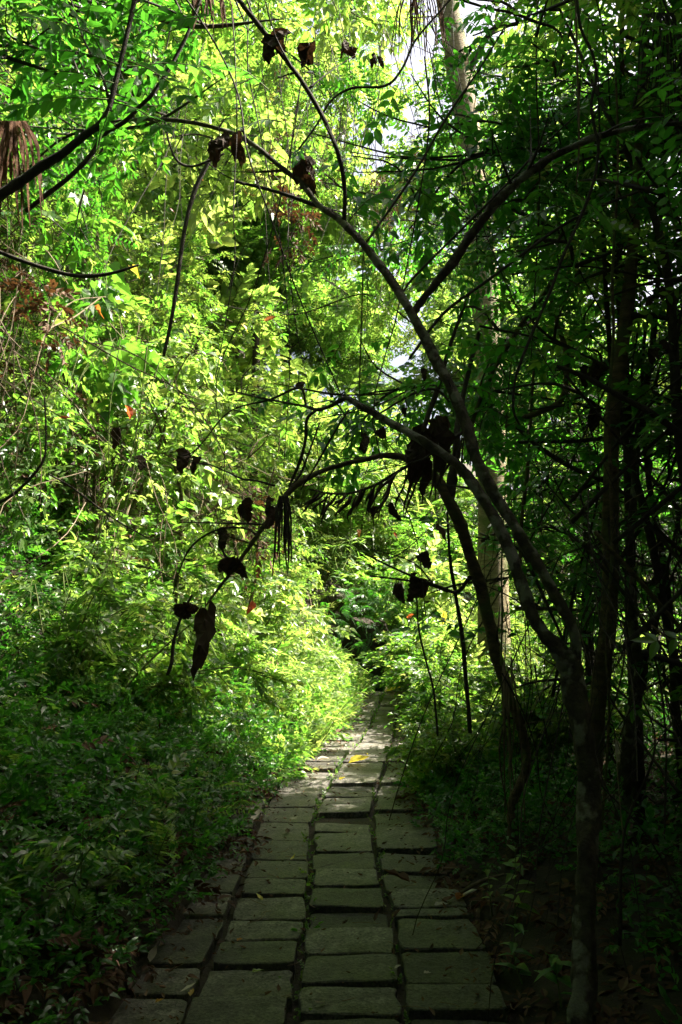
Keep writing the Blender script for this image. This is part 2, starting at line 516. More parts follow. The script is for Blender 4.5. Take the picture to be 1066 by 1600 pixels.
def make_path():
    # soil bed under the stones
    ys = np.linspace(0.6, 13.4, 60)
    L_, R_ = joint_x(ys, 'll') - 0.1, joint_x(ys, 'cr') + 0.08
    ts = np.linspace(0, 1, 9)
    X = L_[:, None] * (1 - ts) + R_[:, None] * ts
    Yg = np.repeat(ys[:, None], 9, 1)
    Z = -0.022 + 0.008 * np.sin(X * 31 + Yg * 17) + 0.006 * np.sin(Yg * 41 - X * 23)
    V = np.stack([X, Yg, Z], -1).reshape(-1, 3)
    i, j = np.meshgrid(np.arange(59), np.arange(8), indexing='ij')
    F4 = np.stack([i * 9 + j, i * 9 + j + 1, (i + 1) * 9 + j + 1, (i + 1) * 9 + j], -1).reshape(-1, 4)
    path = MB().add(V, None, F4).build("path", M['soil'], None, True)
    tag(path, "footpath of worn grey stone blocks running into the jungle", kind="structure")
    rows = {
        'a': [1080, 1088, 1094, 1100, 1108, 1116, 1125, 1136.5, 1148, 1157, 1165, 1175, 1188.5, 1201, 1217, 1238, 1260, 1283, 1312, 1342, 1372.6, 1400.6, 1436, 1468.6, 1512.5, 1560, 1612],
        'b': [1080, 1089, 1095.6, 1102, 1109, 1116.6, 1128.5, 1140.6, 1148, 1159, 1178.5, 1190, 1205, 1225.6, 1244, 1266, 1284, 1298, 1328.5, 1357.4, 1387, 1416.5, 1448, 1487, 1535, 1583, 1640],
        'c': [1080, 1089, 1095.6, 1102, 1109, 1118, 1129, 1141, 1149, 1160, 1178.5, 1190, 1204, 1225, 1242.5, 1267, 1294, 1329, 1359, 1388, 1416.5, 1432, 1484, 1535, 1583, 1640],
        'l': [1230, 1250, 1275, 1300, 1330, 1365, 1398, 1432, 1463, 1508, 1552, 1604],
    }
    edges = {'a': ('la', 'ab'), 'b': ('ab', 'bc'), 'c': ('bc', 'cr'), 'l': ('ll', 'la')}
    rng = np.random.default_rng(3)
    for col, rr in rows.items():
        yy = [ground(533, r, 0.03)[1] for r in rr]
        while yy[-1] > 0.9:
            yy.append(yy[-1] - rng.uniform(0.2, 0.25))
        for k in range(len(yy) - 1):
            if col == 'b' and rr[k:k + 2] == [1266, 1284]:
                continue                         # the stone missing from the middle column
            y1, y0 = yy[k], yy[k + 1]
            g = 0.009 + 0.006 * rng.random()
            g = min(g, (y1 - y0) * 0.13)
            wide = 0.019
            e0, e1 = edges[col]
            a0, a1 = joint_x(y0, e0) + wide, joint_x(y0, e1) - wide
            b0, b1 = joint_x(y1, e0) + wide, joint_x(y1, e1) - wide
            j = lambda: rng.normal(0, 0.007)
            Q = np.array([[a0 + j(), y0 + g + j()], [a1 + j(), y0 + g + j()], [b1 + j(), y1 - g + j()], [b0 + j(), y1 - g + j()]])
            # outline with rounded corners and worn edges
            out = []
            for c in range(4):
                p, q, r_ = Q[c - 1], Q[c], Q[(c + 1) % 4]
                for tt in (0.07, ):
                    out.append(q + (p - q) * rng.uniform(0.04, 0.09))
                    out.append(q + (q * 0 + (r_ - q)) * rng.uniform(0.03, 0.07))
                for tt in (0.33, 0.66):
                    out.append(q + (r_ - q) * tt + rng.normal(0, 0.005, 2))
            out = np.array(out)
            c0 = out.mean(0)
            n = len(out)
            zt = 0.028 + rng.normal(0, 0.008)
            if col == 'b' and k < len(rr) - 1 and rr[k] == 1284:
                zt -= 0.02
            sx, sy = rng.normal(0, 0.018), rng.normal(0.0, 0.02)
            plane = lambda P: zt + (P[:, 0] - c0[0]) * sx + (P[:, 1] - c0[1]) * sy
            ins = c0 + (out - c0) * (1 - 0.006 / np.maximum(np.linalg.norm(out - c0, axis=1, keepdims=True), 0.05))
            mid = c0 + (out - c0) * 0.5
            V = np.vstack([np.c_[out, np.full(n, -0.05)], np.c_[out, plane(out) - 0.005], np.c_[ins, plane(ins) - 0.001 + rng.normal(0, 0.0012, n)],
                           np.c_[mid, plane(mid) + rng.normal(0.0005, 0.0008, n)], [[c0[0], c0[1], zt + 0.001]]])
            V[:, 0] -= c0[0]; V[:, 1] -= c0[1]
            F4, F3 = [], []
            for q in range(n):
                q2 = (q + 1) % n
                for lv in range(3):
                    F4.append((lv * n + q, lv * n + q2, (lv + 1) * n + q2, (lv + 1) * n + q))
                F3.append((3 * n + q, 3 * n + q2, 4 * n))
            o = MB().add(V, F3, F4).build("paving_stone", M['stone'], path, False)
            o.location = (c0[0], c0[1], 0)
    return path


PATH = make_path()

# ------------------------------------------------------------------ leaves and sprays
def leaf_tpl(L, W, mode='flat', droop=0.2, fold=0.25, lobed=False):
    """leaf along +x, flat in xy, normal +z; returns V, F3"""
    z = lambda x: -droop * L * (x / L) ** 2
    if mode == 'tiny':
        V = [(0, 0, 0), (0.45 * L, 0.5 * W, z(0.45 * L)), (L, 0, z(L)), (0.45 * L, -0.5 * W, z(0.45 * L))]
        return np.array(V), np.array([(0, 3, 2), (0, 2, 1)])
    if mode == 'flat':
        V = [(0, 0, 0), (0.28 * L, 0.46 * W, z(0.28 * L)), (0.28 * L, -0.46 * W, z(0.28 * L)), (0.65 * L, 0.38 * W, z(0.65 * L)),
             (0.65 * L, -0.38 * W, z(0.65 * L)), (L, 0, z(L))]
        return np.array(V), np.array([(0, 2, 1), (1, 2, 4), (1, 4, 3), (3, 4, 5)])
    f = fold * W
    xs = [0.0, 0.18, 0.42, 0.72, 1.0]
    ws = [0.0, 0.40, 0.5, 0.30, 0.0]
    if lobed:
        xs = [0.0, 0.12, 0.30, 0.42, 0.62, 0.75, 1.0]
        ws = [0.0, 0.42, 0.5, 0.33, 0.40, 0.17, 0.0]
    V = [(0, 0, 0)]
    for x, w in zip(xs[1:-1], ws[1:-1]):
        V += [(x * L, 0, z(x * L)), (x * L, w * W, z(x * L) + f * w * 2), (x * L, -w * W, z(x * L) + f * w * 2)]
    V.append((L, 0, z(L)))
    F = [(0, 1, 2), (0, 3, 1)]
    m = len(xs) - 2
    for k in range(m - 1):
        a, b = 1 + 3 * k, 1 + 3 * (k + 1)
        F += [(a, b, b + 1), (a, b + 1, a + 1), (a, a + 2, b + 2), (a, b + 2, b)]
    a, e = 1 + 3 * (m - 1), len(V) - 1
    F += [(a, e, a + 1), (a, a + 2, e)]
    return np.array(V, float), np.array(F)


def rot_axis(v, ax, a):
    c, s = math.cos(a), math.sin(a)
    return v * c + np.cross(ax, v) * s + ax * np.dot(ax, v) * (1 - c)


def spray(kind, rng):
    """one twig with its leaves along +x; returns (leaf V, leaf F3, leaf tint per face, twig V, twig F)"""
    LV, LF, LT, n0 = [], [], [], 0

    def put_leaf(tpl, pos, d, up, s=1.0, t=0.5):
        nonlocal n0
        V, Fc = tpl
        R = frames(np.array([d], float), np.array([up], float))[0]
        LV.append((V * s) @ R.T + pos); LF.append(Fc + n0); LT.append(np.full(len(Fc), t)); n0 += len(V)

    X, Yv, Z = np.eye(3)
    tw = []
    u = lambda a, b: rng.uniform(a, b)
    base_t = u(0.3, 0.6)
    if kind == 'pinnate':
        L, n = u(0.26, 0.38), int(rng.integers(6, 10))
        k = u(0.2, 0.7)
        curve = lambda s: np.array([L * s, 0.03 * math.sin(2 * s), -k * L * s * s * 0.6])
        tpl = leaf_tpl(0.062, 0.027, 'flat', 0.15)
        for i in range(n):
            s = 0.18 + 0.8 * i / (n - 1)
            for sg in (-1, 1):
                a = u(0.95, 1.3) * sg
                d = math.cos(a) * X + math.sin(a) * Yv + Z * u(-0.45, 0.05)
                put_leaf(tpl, curve(s), d, Z + X * u(-.3, .3) + Yv * u(-.3, .3), u(.85, 1.1) * (1 - 0.3 * abs(s - 0.55)), base_t + u(-.12, .12))
        put_leaf(tpl, curve(1), X - Z * 0.4, Z, 1.0, base_t)
        tw = [curve(s) for s in (0, .35, .7, 1)]
    elif kind in ('simple', 'small', 'broad', 'lobed'):
        L, n, l, w = {'simple': (u(.24, .36), 9, .105, .048), 'small': (u(.12, .2), 8, .050, .030), 'broad': (u(.25, .35), 6, .16, .095), 'lobed': (u(.25, .4), 5, .19, .15)}[kind]
        k = u(-0.1, 0.6)
        curve = lambda s: np.array([L * s, 0.05 * L * math.sin(3 * s + base_t * 9), -k * L * s * s])
        tpl = leaf_tpl(l, w, 'fold', u(0.15, 0.4), u(0.1, 0.3), lobed=(kind == 'lobed'))
        ph = u(0, 6.28)
        for i in range(n):
            s = 0.15 + 0.83 * i / (n - 1)
            sg = -1 if i % 2 else 1
            a = sg * u(0.6, 1.25) * (1.15 - 0.6 * s)
            d = math.cos(a) * X + math.sin(a) * Yv + Z * u(-0.5, 0.35)
            put_leaf(tpl, curve(s), d, Z + X * u(-.5, .4) + Yv * u(-.5, .5), u(.7, 1.15), base_t + u(-.2, .2))
        put_leaf(tpl, curve(1), X + Z * u(-.5, .1), Z + Yv * u(-.4, .4), u(.6, 1), base_t + .15)
        tw = [curve(s) for s in (0, .35, .7, 1)]
    elif kind == 'lance':
        L, n = u(.25, .4), 9
        k = u(0.1, .6)
        curve = lambda s: np.array([L * s, 0.04 * math.sin(3 * s), -k * L * s * s])
        for i in range(n):
            s = 0.1 + 0.9 * i / (n - 1)
            sg = -1 if i % 2 else 1
            a = sg * u(0.3, 0.9)
            d = math.cos(a) * X + math.sin(a) * Yv + Z * u(-.6, .3)
            put_leaf(leaf_tpl(u(.13, .22), .021, 'flat', u(.3, .8)), curve(s), d, Z + Yv * u(-.5, .5), 1, base_t + u(-.2, .25))
        tw = [curve(s) for s in (0, .5, 1)]
    elif kind == 'fern':
        L, n = u(.4, .6), 17
        k = u(.3, .8)
        curve = lambda s: np.array([L * s, 0, 0.25 * L * math.sin(s * 1.8) - k * L * s * s])
        for i in range(n):
            s = 0.12 + 0.87 * i / (n - 1)
            ll = 0.13 * math.sin(math.pi * (0.18 + 0.8 * s)) ** 0.8
            for sg in (-1, 1):
                a = sg * u(1.0, 1.25)
                d = math.cos(a) * X + math.sin(a) * Yv + Z * u(-.3, 0)
                put_leaf(leaf_tpl(ll, .019, 'tiny', .25), curve(s), d, Z, 1, base_t + u(-.08, .08))
        tw = [curve(s) for s in (0, .35, .7, 1)]
    elif kind == 'grass':
        for i in range(9):
            a, l = u(0, 6.28), u(.18, .42)
            lean = u(.15, .8)
            d = X + lean * (math.cos(a) * Yv + math.sin(a) * Z)
            V, Fc = leaf_tpl(l, .009, 'flat', u(.1, .7))
            put_leaf((V, Fc), np.array([0, u(-.02, .02), u(-.02, .02)]), d, math.cos(a) * Yv + math.sin(a) * Z - X * .2, 1, base_t + u(-.2, .3))
        tw = []
    LV, LF, LT = np.concatenate(LV), np.concatenate(LF), np.clip(np.concatenate(LT), 0.02, 0.98)
    TV, TF = np.zeros((0, 3)), np.zeros((0, 4), int)
    if len(tw):
        P = np.array(tw); m = len(P)
        r = np.linspace(0.0032, 0.001, m)[:, None]
        A = [np.array([0, math.cos(a), math.sin(a)]) for a in (0.5, 2.6, 4.7)]
        TV = np.stack([P + r * a for a in A], 1).reshape(-1, 3)
        TF = np.array([(i * 3 + j, i * 3 + (j + 1) % 3, (i + 1) * 3 + (j + 1) % 3, (i + 1) * 3 + j) for i in range(m - 1) for j in range(3)])
    return LV, LF, LT, TV, TF


_rs = np.random.default_rng(21)
SPR = {k: [spray(k, _rs) for _ in range(6)] for k in ('pinnate', 'simple', 'small', 'broad', 'lobed', 'lance', 'fern', 'grass')}


def add_sprays(mbL, mbT, kind, P, D, U, s, rng, tshift=None):
    """fill the builders with sprays at P pointing along D"""
    P, D, U = np.asarray(P, float), np.asarray(D, float), np.asarray(U, float)
    s = np.broadcast_to(np.asarray(s, float), (len(P),))
    R = frames(D, U)
    pick = rng.integers(0, 6, len(P))
    tshift = rng.normal(0, .12, len(P)) if tshift is None else tshift
    for v in range(6):
        idx = np.where(pick == v)[0]
        if len(idx) == 0:
            continue
        LV, LF, LT, TV, TF = SPR[kind][v]
        mbL.add(put(LV, R[idx], s[idx], P[idx]), LF, None, np.clip(LT[None] + tshift[idx][:, None], 0.02, .98))
        if mbT is not None and len(TV):
            mbT.add(put(TV, R[idx], s[idx], P[idx]), None, TF)


def rdir(rng, n, zlo=-1, zhi=1):
    z = rng.uniform(zlo, zhi, n)
    a = rng.uniform(0, 2 * math.pi, n)
    r = np.sqrt(np.maximum(0, 1 - z * z))
    return np.stack([r * np.cos(a), r * np.sin(a), z], -1)


def make_shrub(kind, mat, nst, nsp, height, spread, rng, name, label, cat, group, smul=1.0):
    """several stems from one base with sprays up along them"""
    root = empty(name)
    tag(root, label, cat, group)
    mbL, mbT = MB(), MB()
    P, D = [], []
    for k in range(nst):
        a = rng.uniform(0, 6.28)
        lean = rng.uniform(0.1, 1.0) * spread
        h = height * rng.uniform(.6, 1.05)
        top = np.array([math.cos(a) * lean, math.sin(a) * lean, h])
        mid = top * np.array([.35, .35, .55]) + rng.normal(0, .05, 3)
        drp = top + np.array([math.cos(a) * lean * .35, math.sin(a) * lean * .35, -h * .12])
        r0 = 0.006 + 0.008 * rng.random()
        C = tube(mbT, [np.array([0, 0, -.08]), mid, top, drp], [r0, r0 * .8, r0 * .5, r0 * .25], 4, n=12)
        m = nsp // nst
        ii = rng.uniform(2.5, 11, m)
        i0 = np.minimum(ii.astype(int), 10)
        f = (ii - i0)[:, None]
        Q = C[i0] * (1 - f) + C[i0 + 1] * f
        out = np.array([math.cos(a), math.sin(a), .2])
        P.append(Q + rng.normal(0, .02, Q.shape)); D.append(rdir(rng, m, -.35, .75) + out * .5)
    P, D = np.concatenate(P), np.concatenate(D)
    U = np.array([0, 0, 1.0]) + rng.normal(0, .3, D.shape)
    add_sprays(mbL, mbT, kind, P, D, U, rng.uniform(.75, 1.3, len(P)) * smul, rng)
    mbL.build("foliage", mat, root)
    mbT.build("stems", M['stem_green'], root)
    return root


def make_tree(kind, mat, height, crad, nsp, rng, name, label, cat, group, bark='bark_dark', ssc=1.4, r0=0.11, low=0.35, drop=0.0):
    """trunk, limbs and a broken crown of leafy twigs"""
    root = empty(name)
    tag(root, label, cat, group)
    tr, lm, lf, tw = MB(), MB(), MB(), MB()
    pts = [np.array([0, 0, -.2])]
    for k in range(1, 6):
        pts.append(np.array([0, 0, height * .92 * k / 5]) + np.append(rng.normal(0, .05 * height * .25 * k / 2, 2), 0))
    C = tube(tr, pts, [r0 * 1.35, r0, r0 * .85, r0 * .65, r0 * .4, r0 * .12], 9, rough=.12)
    tips, nl = [], 13
    for k in range(nl):
        s = low + (1 - low) * (k + rng.random()) / nl
        p = C[min(int(s * (len(C) - 1)), len(C) - 1)]
        a = k * 2.4 + rng.uniform(-.5, .5)
        l = crad * (0.55 + .6 * rng.random()) * (1.1 - .5 * s)
        up = rng.uniform(.15, .7) * l
        q = p + np.array([math.cos(a) * l, math.sin(a) * l, up])
        m = (p + q) / 2 + np.array([0, 0, .12 * l]) + rng.normal(0, .08 * l, 3)
        L_ = tube(lm, [p, m, q], [r0 * .38 * (1.2 - s), r0 * .25 * (1.2 - s), .006], 6, n=10)
        tips += list(L_[3:])
        for _ in range(3):
            b = L_[rng.integers(3, 9)]
            e = b + rdir(rng, 1, -.3, .7)[0] * l * .45
            l2 = tube(lm, [b, (b + e) / 2 + rng.normal(0, .05 * l, 3), e], [.012, .008, .004], 4, n=6)
            tips += list(l2[1:])
    tips = np.array(tips)
    Q = tips[rng.integers(0, len(tips), nsp)] + rng.normal(0, .16, (nsp, 3))
    D = rdir(rng, nsp, -.6 - drop, .6)
    add_sprays(lf, tw, kind, Q, D, np.array([0, 0, 1.]) + rng.normal(0, .3, D.shape), rng.uniform(.8, 1.3, nsp) * ssc, rng)
    tr.build("trunk", M[bark], root, True)
    lm.build("limbs", M[bark], root, True)
    lf.build("crown", mat, root)
    tw.build("twigs", M['stem_green'], root)
    return root


def make_vine(rng, length, nst, mat, name, label, cat, group, leafy=None, lmat=None, r=0.004, sag=.25):
    root = empty(name)
    tag(root, label, cat, group)
    mb, lf = MB(), MB()
    for k in range(nst):
        p0 = rng.normal(0, .12, 3) * [1, 1, .3]
        pts = [p0]
        q = p0.copy()
        d = rng.normal(0, .3, 2)
        for i in range(6):
            d = d * .6 + rng.normal(0, .35, 2)
            q = q + np.array([d[0] * sag, d[1] * sag, -1]) * length / 6 * rng.uniform(.7, 1.2)
            pts.append(q)
        C = tube(mb, pts, np.linspace(r, r * .5, 7) * rng.uniform(.7, 1.4), 4, n=22)
        if leafy:
            m = int(length * 7)
            Q = C[rng.integers(1, 22, m)]
            add_sprays(lf, mb, leafy, Q, rdir(rng, m, -.9, .3), np.array([0, 0, 1.]) + rng.normal(0, .4, (m, 3)), rng.uniform(.6, 1.1, m), rng)
    mb.build("stems", mat, root)
    if leafy:
        lf.build("foliage", lmat, root)
    return root


DESC = {}


def where_left(x, y, z):
    a = "low" if z < 1.6 else "midway up" if z < 4 else "high up"
    b = "nearby" if y < 7 else "beside the bend" if y < 11 else "beyond the path end"
    return f"{a} the left slope, {b}" if a != "low" else f"at the left slope foot, {b}"


def where_right(x, y, z):
    a = "its edge" if x - path_x(y) < 2 else "deep in the thicket"
    b = "near the viewer" if y < 6 else "halfway along" if y < 9.5 else "towards its end"
    return f"{a}, {b}"


def where_tangle(x, y, z):
    a = "low" if z < .9 else "at chest height" if z < 1.7 else "overhead"
    b = "by the forked tree" if y < 4 else "round the mottled trunk" if y < 5.5 else "behind the mottled trunk" if y < 7 else "far back"
    c = "near the path" if x / y < .22 else "mid thicket" if x / y < .34 else "far right"
    return f"{a} {b}, {c}"


def where_far(x, y, z):
    a = "behind the left slope" if x < -3 else "straight behind the path end" if x < 2.5 else "behind the right thicket"
    b = "in front" if y < 20 else "farther back" if y < 25 else "at the very back"
    return f"{a}, {b}"


def scatter(protos, spots, label=None, group=None, where=None, name=None):
    """spots: (x, y, z, rz, scale, tiltx, tilty). The first uses of each prototype move the prototype itself"""
    used = set()
    for k, (x, y, z, rz, s, ax, ay) in enumerate(spots):
        p = protos[k % len(protos)]
        if p.name in used or p.get("placed"):
            o = copy_tree(p)
            if name: o.name = name
        else:
            o = p
            used.add(p.name)
        o.location = (x, y, z)
        o.rotation_euler = (ax, ay, rz)
        o.scale = (s, s, s)
        if label: o["label"] = label.replace("{d}", DESC.get(p.name, "leafy")).replace("{w}", where(x, y, z) if where else "")
        if group: o["group"] = group
    for p in protos:
        p["placed"] = 1


R = np.random.default_rng(11)

# ------------------------------------------------------------------ big trees: the canopy over and round the path
GC = "tall trees closing the canopy over the path"
canA = make_tree('pinnate', M['leaf'], 9.5, 3.4, 2600, R, "canopy_tree", "tall feathery leaved jungle tree arching over the path", "tree", GC, ssc=1.25, low=.56)
canB = make_tree('simple', M['leaf'], 9.0, 3.2, 2400, R, "canopy_tree", "tall broad leaved jungle tree with a dense crown", "tree", GC, ssc=1.35, low=.56)
canC = make_tree('broad', M['leaf_pale'], 8.5, 3.0, 1900, R, "canopy_tree", "tall jungle tree with large floppy leaves", "tree", GC, ssc=1.1, low=.56)
spots = []
for x, y, s in [(3.3, 2.1, .85), (2.6, 0.2, .9), (5.4, 1.6, 1.0), (5.1, 4.7, .9), (6.8, 4.9, .8), (7.8, 2.2, 1.1), (10.6, 4.8, 1.1), (12, 6, 1.1), (10.8, 13.0, 1.05), (11.0, 3.0, 1.15), (-2.9, 1.0, .9), (-4.6, 3.0, .85), (-3.2, -2.4, 1.0),
                (1.8, -3.4, 1.0), (0.2, -6.0, 1.1), (5.6, -2.4, 1.1), (-6.5, -1.0, 1.0), (0.4, 0.6, .95), (-1.6, -4.6, 1.0), (3.6, -6.0, 1.1), (-4.6, -5.5, 1.1), (8.6, 0.2, 1.1), (-0.9, -1.8, .95), (2.2, -8.5, 1.1), (-2.6, -9, 1.1), (-7.5, -6.5, 1.1), (7.0, -7.5, 1.1), (-8.0, -3.5, 1.0), (11.5, -2.0, 1.15), (10.5, -7.0, 1.1), (2.9, 1.9, .9)]:  # unseen trees behind the viewer and far right are added to block light
    spots.append((x, y, float(H(x, y)), R.uniform(0, 6.28), s, R.normal(0, .04), R.normal(0, .04)))
DESC.update({canA.name: "feathery leaved", canB.name: "dense oval leaved", canC.name: "large leaved"})
def where_can(x, y, z):
    return ("over the left slope" if x < -2 else "over the path" if x < 2 else "right of the path" if x < 6.5 else "added for shade at the far right") + (", added behind the viewer" if y < -1 else ", close by" if y < 5 else ", farther along")
scatter([canA, canB, canC], spots, "tall {d} tree {w}", None, where_can)

LIT = [(-.6, 9, 1), (-1, 11, 1.5), (1, 15.5, 2.5), (0, 15.5, 4), (-2.5, 9, 3), (-3, 8, 4.5), (-2, 12, 4), (1.2, 12, .5), (.5, 16, 5.5), (2, 16, 3), (0, 18, 6), (1, 20, 5), (-1.5, 14, 5), (2, 18, 7), (1.3, 9.5, .8), (1.5, 11, .8), (-2, 16, 4), (-3, 18, 6), (-1.5, 21, 6), (-3.5, 11, 6), (-4, 7, 5)]


def shades_lit_corridor(x, y, r=3.0, ztop=10.0):
    """True where a tall crown would stand between the sun and the glade round the bend of the path"""
    for p in LIT:
        t = ((x - p[0]) * S.x + (y - p[1]) * S.y) / (S.x ** 2 + S.y ** 2)
        if t < 1.5 or p[2] + t * S.z > ztop + float(H(x, y)): continue
        if abs((x - p[0]) * S.y - (y - p[1]) * S.x) / math.hypot(S.x, S.y) < r: return True
    return False


GF = "trees standing far behind the bend of the path"
spots = []
for k in range(90):
    y = 15.5 + 18 * R.random()
    x = y * (-.55 + 1.15 * ((k * 0.618) % 1))
    if .02 < x / y < .17: continue
    if shades_lit_corridor(x, y): continue
    if .19 < x / y < .5 and R.random() < .35: continue
    spots.append((x, y, float(H(x, y)) - .1, R.uniform(0, 6.28), R.uniform(.8, 1.25), R.normal(0, .05), R.normal(0, .05)))
scatter([canA, canB, canC], spots, "{d} forest tree {w}", GF, where_far, "forest_tree")

# ------------------------------------------------------------------ shrubs of the left slope
GS = "leafy shrubs tangled over the left slope"
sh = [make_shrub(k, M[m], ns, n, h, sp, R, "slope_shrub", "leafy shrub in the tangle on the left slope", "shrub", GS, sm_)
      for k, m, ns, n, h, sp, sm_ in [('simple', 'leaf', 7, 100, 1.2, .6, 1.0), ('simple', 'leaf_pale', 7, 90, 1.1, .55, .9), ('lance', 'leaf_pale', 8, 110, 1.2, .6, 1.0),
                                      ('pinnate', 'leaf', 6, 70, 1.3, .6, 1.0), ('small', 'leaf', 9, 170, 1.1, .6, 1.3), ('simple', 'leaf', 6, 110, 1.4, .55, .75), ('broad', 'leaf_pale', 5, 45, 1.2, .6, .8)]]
spots = []
for k_, n_ in zip(sh, ["oval leaved green", "oval leaved pale", "narrow leaved pale", "feathery leaved", "small leaved", "tall oval leaved", "large leaved pale"]):
    DESC[k_.name] = n_
for y in np.arange(4.6, 17.5, .6):
    for t in np.arange(1.0, 8.2, .62):
        if R.random() < .30: continue
        yy, tt = y + R.uniform(-.3, .3), t + R.uniform(-.3, .3)
        x = float(path_x(yy)) - .72 - tt
        if x / yy < -.62: continue
        spots.append((x, yy, float(H(x, yy)) - .05, R.uniform(0, 6.28), R.uniform(.7, 1.2), R.normal(0, .12), .35 + R.normal(0, .15)))
R.shuffle(spots)
spots = [tuple(map(float, q)) for q in spots]
near, rest = [q for q in spots if q[1] < 6.3], [q for q in spots if q[1] >= 6.3]
scatter(sh, rest, "{d} shrub {w}", GS, where_left)
scatter([sh[4], sh[3], sh[4]], near, "{d} shrub {w}", GS, where_left)

GB = "low shrubs on the bank at the end of the path"
spots = []
for k in range(60):
    x, y = R.uniform(-5, 7), R.uniform(15.6, 20)
    spots.append((x, y, float(H(x, y)) - .05, R.uniform(0, 6.28), R.uniform(.8, 1.4), R.normal(0, .1), R.normal(0, .1)))
for k in range(22):
    y = R.uniform(15.5, 20)
    x = y * R.uniform(-.3, .06)
    spots.append((x, y, float(H(x, y)) - .1, R.uniform(0, 6.28), R.uniform(2.0, 3.2), R.normal(0, .1), R.normal(0, .1)))
spots += [(1.5, 14.3, -.3, 1, 1.7, 0, 0), (2.1, 14.0, -.3, 2, 1.6, 0, 0), (2.0, 14.6, -.2, 1, .9, 0, 0), (2.5, 15.3, 0, 2, 1.1, 0, 0), (-.3, 14.9, -.1, 3, .8, 0, 0), (.4, 15.5, 0, 4, .6, .4, 0), (.9, 15.8, .2, 5, .6, .5, 0), (1.3, 15.4, 0, .5, .6, .3, 0), (.6, 16.4, .9, 1.5, .8, .6, 0), (1.2, 16.6, 1, 2.5, .8, .5, 0), (0, 16.2, .6, 3.5, .9, .5, 0)]
scatter(sh, spots, "{d} shrub on the far bank {w}", GB, where_far, "bank_shrub")
spots = []
for k in range(90):
    y = R.uniform(18.5, 32)
    x = y * R.uniform(-.5, .6)
    spots.append((x, y, float(H(x, y)) - .1, R.uniform(0, 6.28), R.uniform(1.6, 3.2) * 1.0, R.normal(0, .1), R.normal(0, .1)))
scatter(sh, spots, "tall {d} bush {w}", "tall bushes in the forest beyond the far bank", where_far, "forest_bush")

# ------------------------------------------------------------------ saplings of the right thicket
GT = "thin saplings crowding the dark thicket on the right"
sap = [make_tree(k, M[m], h, cr, n, R, "thicket_sapling", "thin leafy sapling in the dark thicket right of the path", "tree", GT, bark='bark_dark', ssc=sc, r0=.03, low=lo)
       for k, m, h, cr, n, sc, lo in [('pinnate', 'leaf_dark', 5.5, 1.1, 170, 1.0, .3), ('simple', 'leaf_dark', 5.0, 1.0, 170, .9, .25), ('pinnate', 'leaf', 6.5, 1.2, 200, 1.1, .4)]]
spots = []
for k_, n_ in zip(sap, ["feathery leaved dark", "oval leaved dark", "tall feathery leaved"]):
    DESC[k_.name] = n_
for k in range(50):
    y = R.uniform(3.5, 6.4) if k < 36 else R.uniform(12.5, 15.5)
    x = float(path_x(y)) + .9 + (R.random() ** 1.2) * 4.6 + max(0, (y - 7)) * .12
    if .07 < x / y < .27: continue
    spots.append((x, y, float(H(x, y)) - .1, R.uniform(0, 6.28), R.uniform(.7, 1.2), R.normal(0, .08), R.normal(0, .08)))
scatter(sap, spots, "{d} sapling right of the path, {w}", GT, where_right)
# saplings over the left slope
spots = []
for k in range(26):
    y = R.uniform(6.5, 15)
    x = float(path_x(y)) - 1.2 - R.random() * 4.5
    spots.append((x, y, float(H(x, y)) - .1, R.uniform(0, 6.28), R.uniform(.6, 1.0), R.normal(0, .1), .1 + R.normal(0, .1)))
sal = [make_tree(k, M[m], h, cr, n, R, "slope_sapling", "sapling on the slope", "tree", "slender saplings on the left slope", bark='bark_moss', ssc=sc, r0=.03, low=lo)
       for k, m, h, cr, n, sc, lo in [('simple', 'leaf', 5.0, 1.1, 190, .95, .25), ('broad', 'leaf_pale', 4.6, 1.0, 90, .8, .3), ('pinnate', 'leaf', 5.5, 1.2, 170, 1.1, .3), ('lobed', 'leaf', 4.4, 1.0, 70, .75, .3)]]
for k_, n_ in zip(sal, ["oval leaved", "large leaved pale", "feathery leaved", "lobed leaved"]):
    DESC[k_.name] = n_
scatter(sal, spots, "{d} sapling rising {w}", "slender saplings on the left slope", where_left)

# right side low growth
GR = "low shrubs in the shade right of the path"
spots = []
for k in range(60):
    y = R.uniform(2.6, 14)
    x = float(path_x(y)) + (1.35 if y < 6.5 else .9) + R.random() ** 1.3 * 4.5
    spots.append((x, y, float(H(x, y)) - .05, R.uniform(0, 6.28), R.uniform(.5, .95), R.normal(0, .12), R.normal(0, .12)))
scatter([sh[4], sh[3], sh[0], sh[5]], spots, "low {d} shrub right of the path, {w}", GR, where_right, "thicket_shrub")

def where_back(x, y, z):
    return ("left of" if x < -1.5 else "right of" if x > 1.5 else "on") + " the path behind the viewer" + (", close" if y > -4 else ", far")


spots = []  # unseen bushes added to keep skylight from behind off the near ground
for k in range(34):
    a = R.uniform(math.radians(150), math.radians(390))
    r_ = R.uniform(3.0, 7.5)
    x, y = r_ * math.cos(a), -1.2 + r_ * math.sin(a)
    spots.append((x, y, float(H(x, y)) - .1, R.uniform(0, 6.28), R.uniform(1.8, 3.0), R.normal(0, .1), R.normal(0, .1)))
scatter(sh, spots, "added big {d} bush {w}", "unseen bushes added behind the viewer for shade", where_back, "rear_shade_bush")

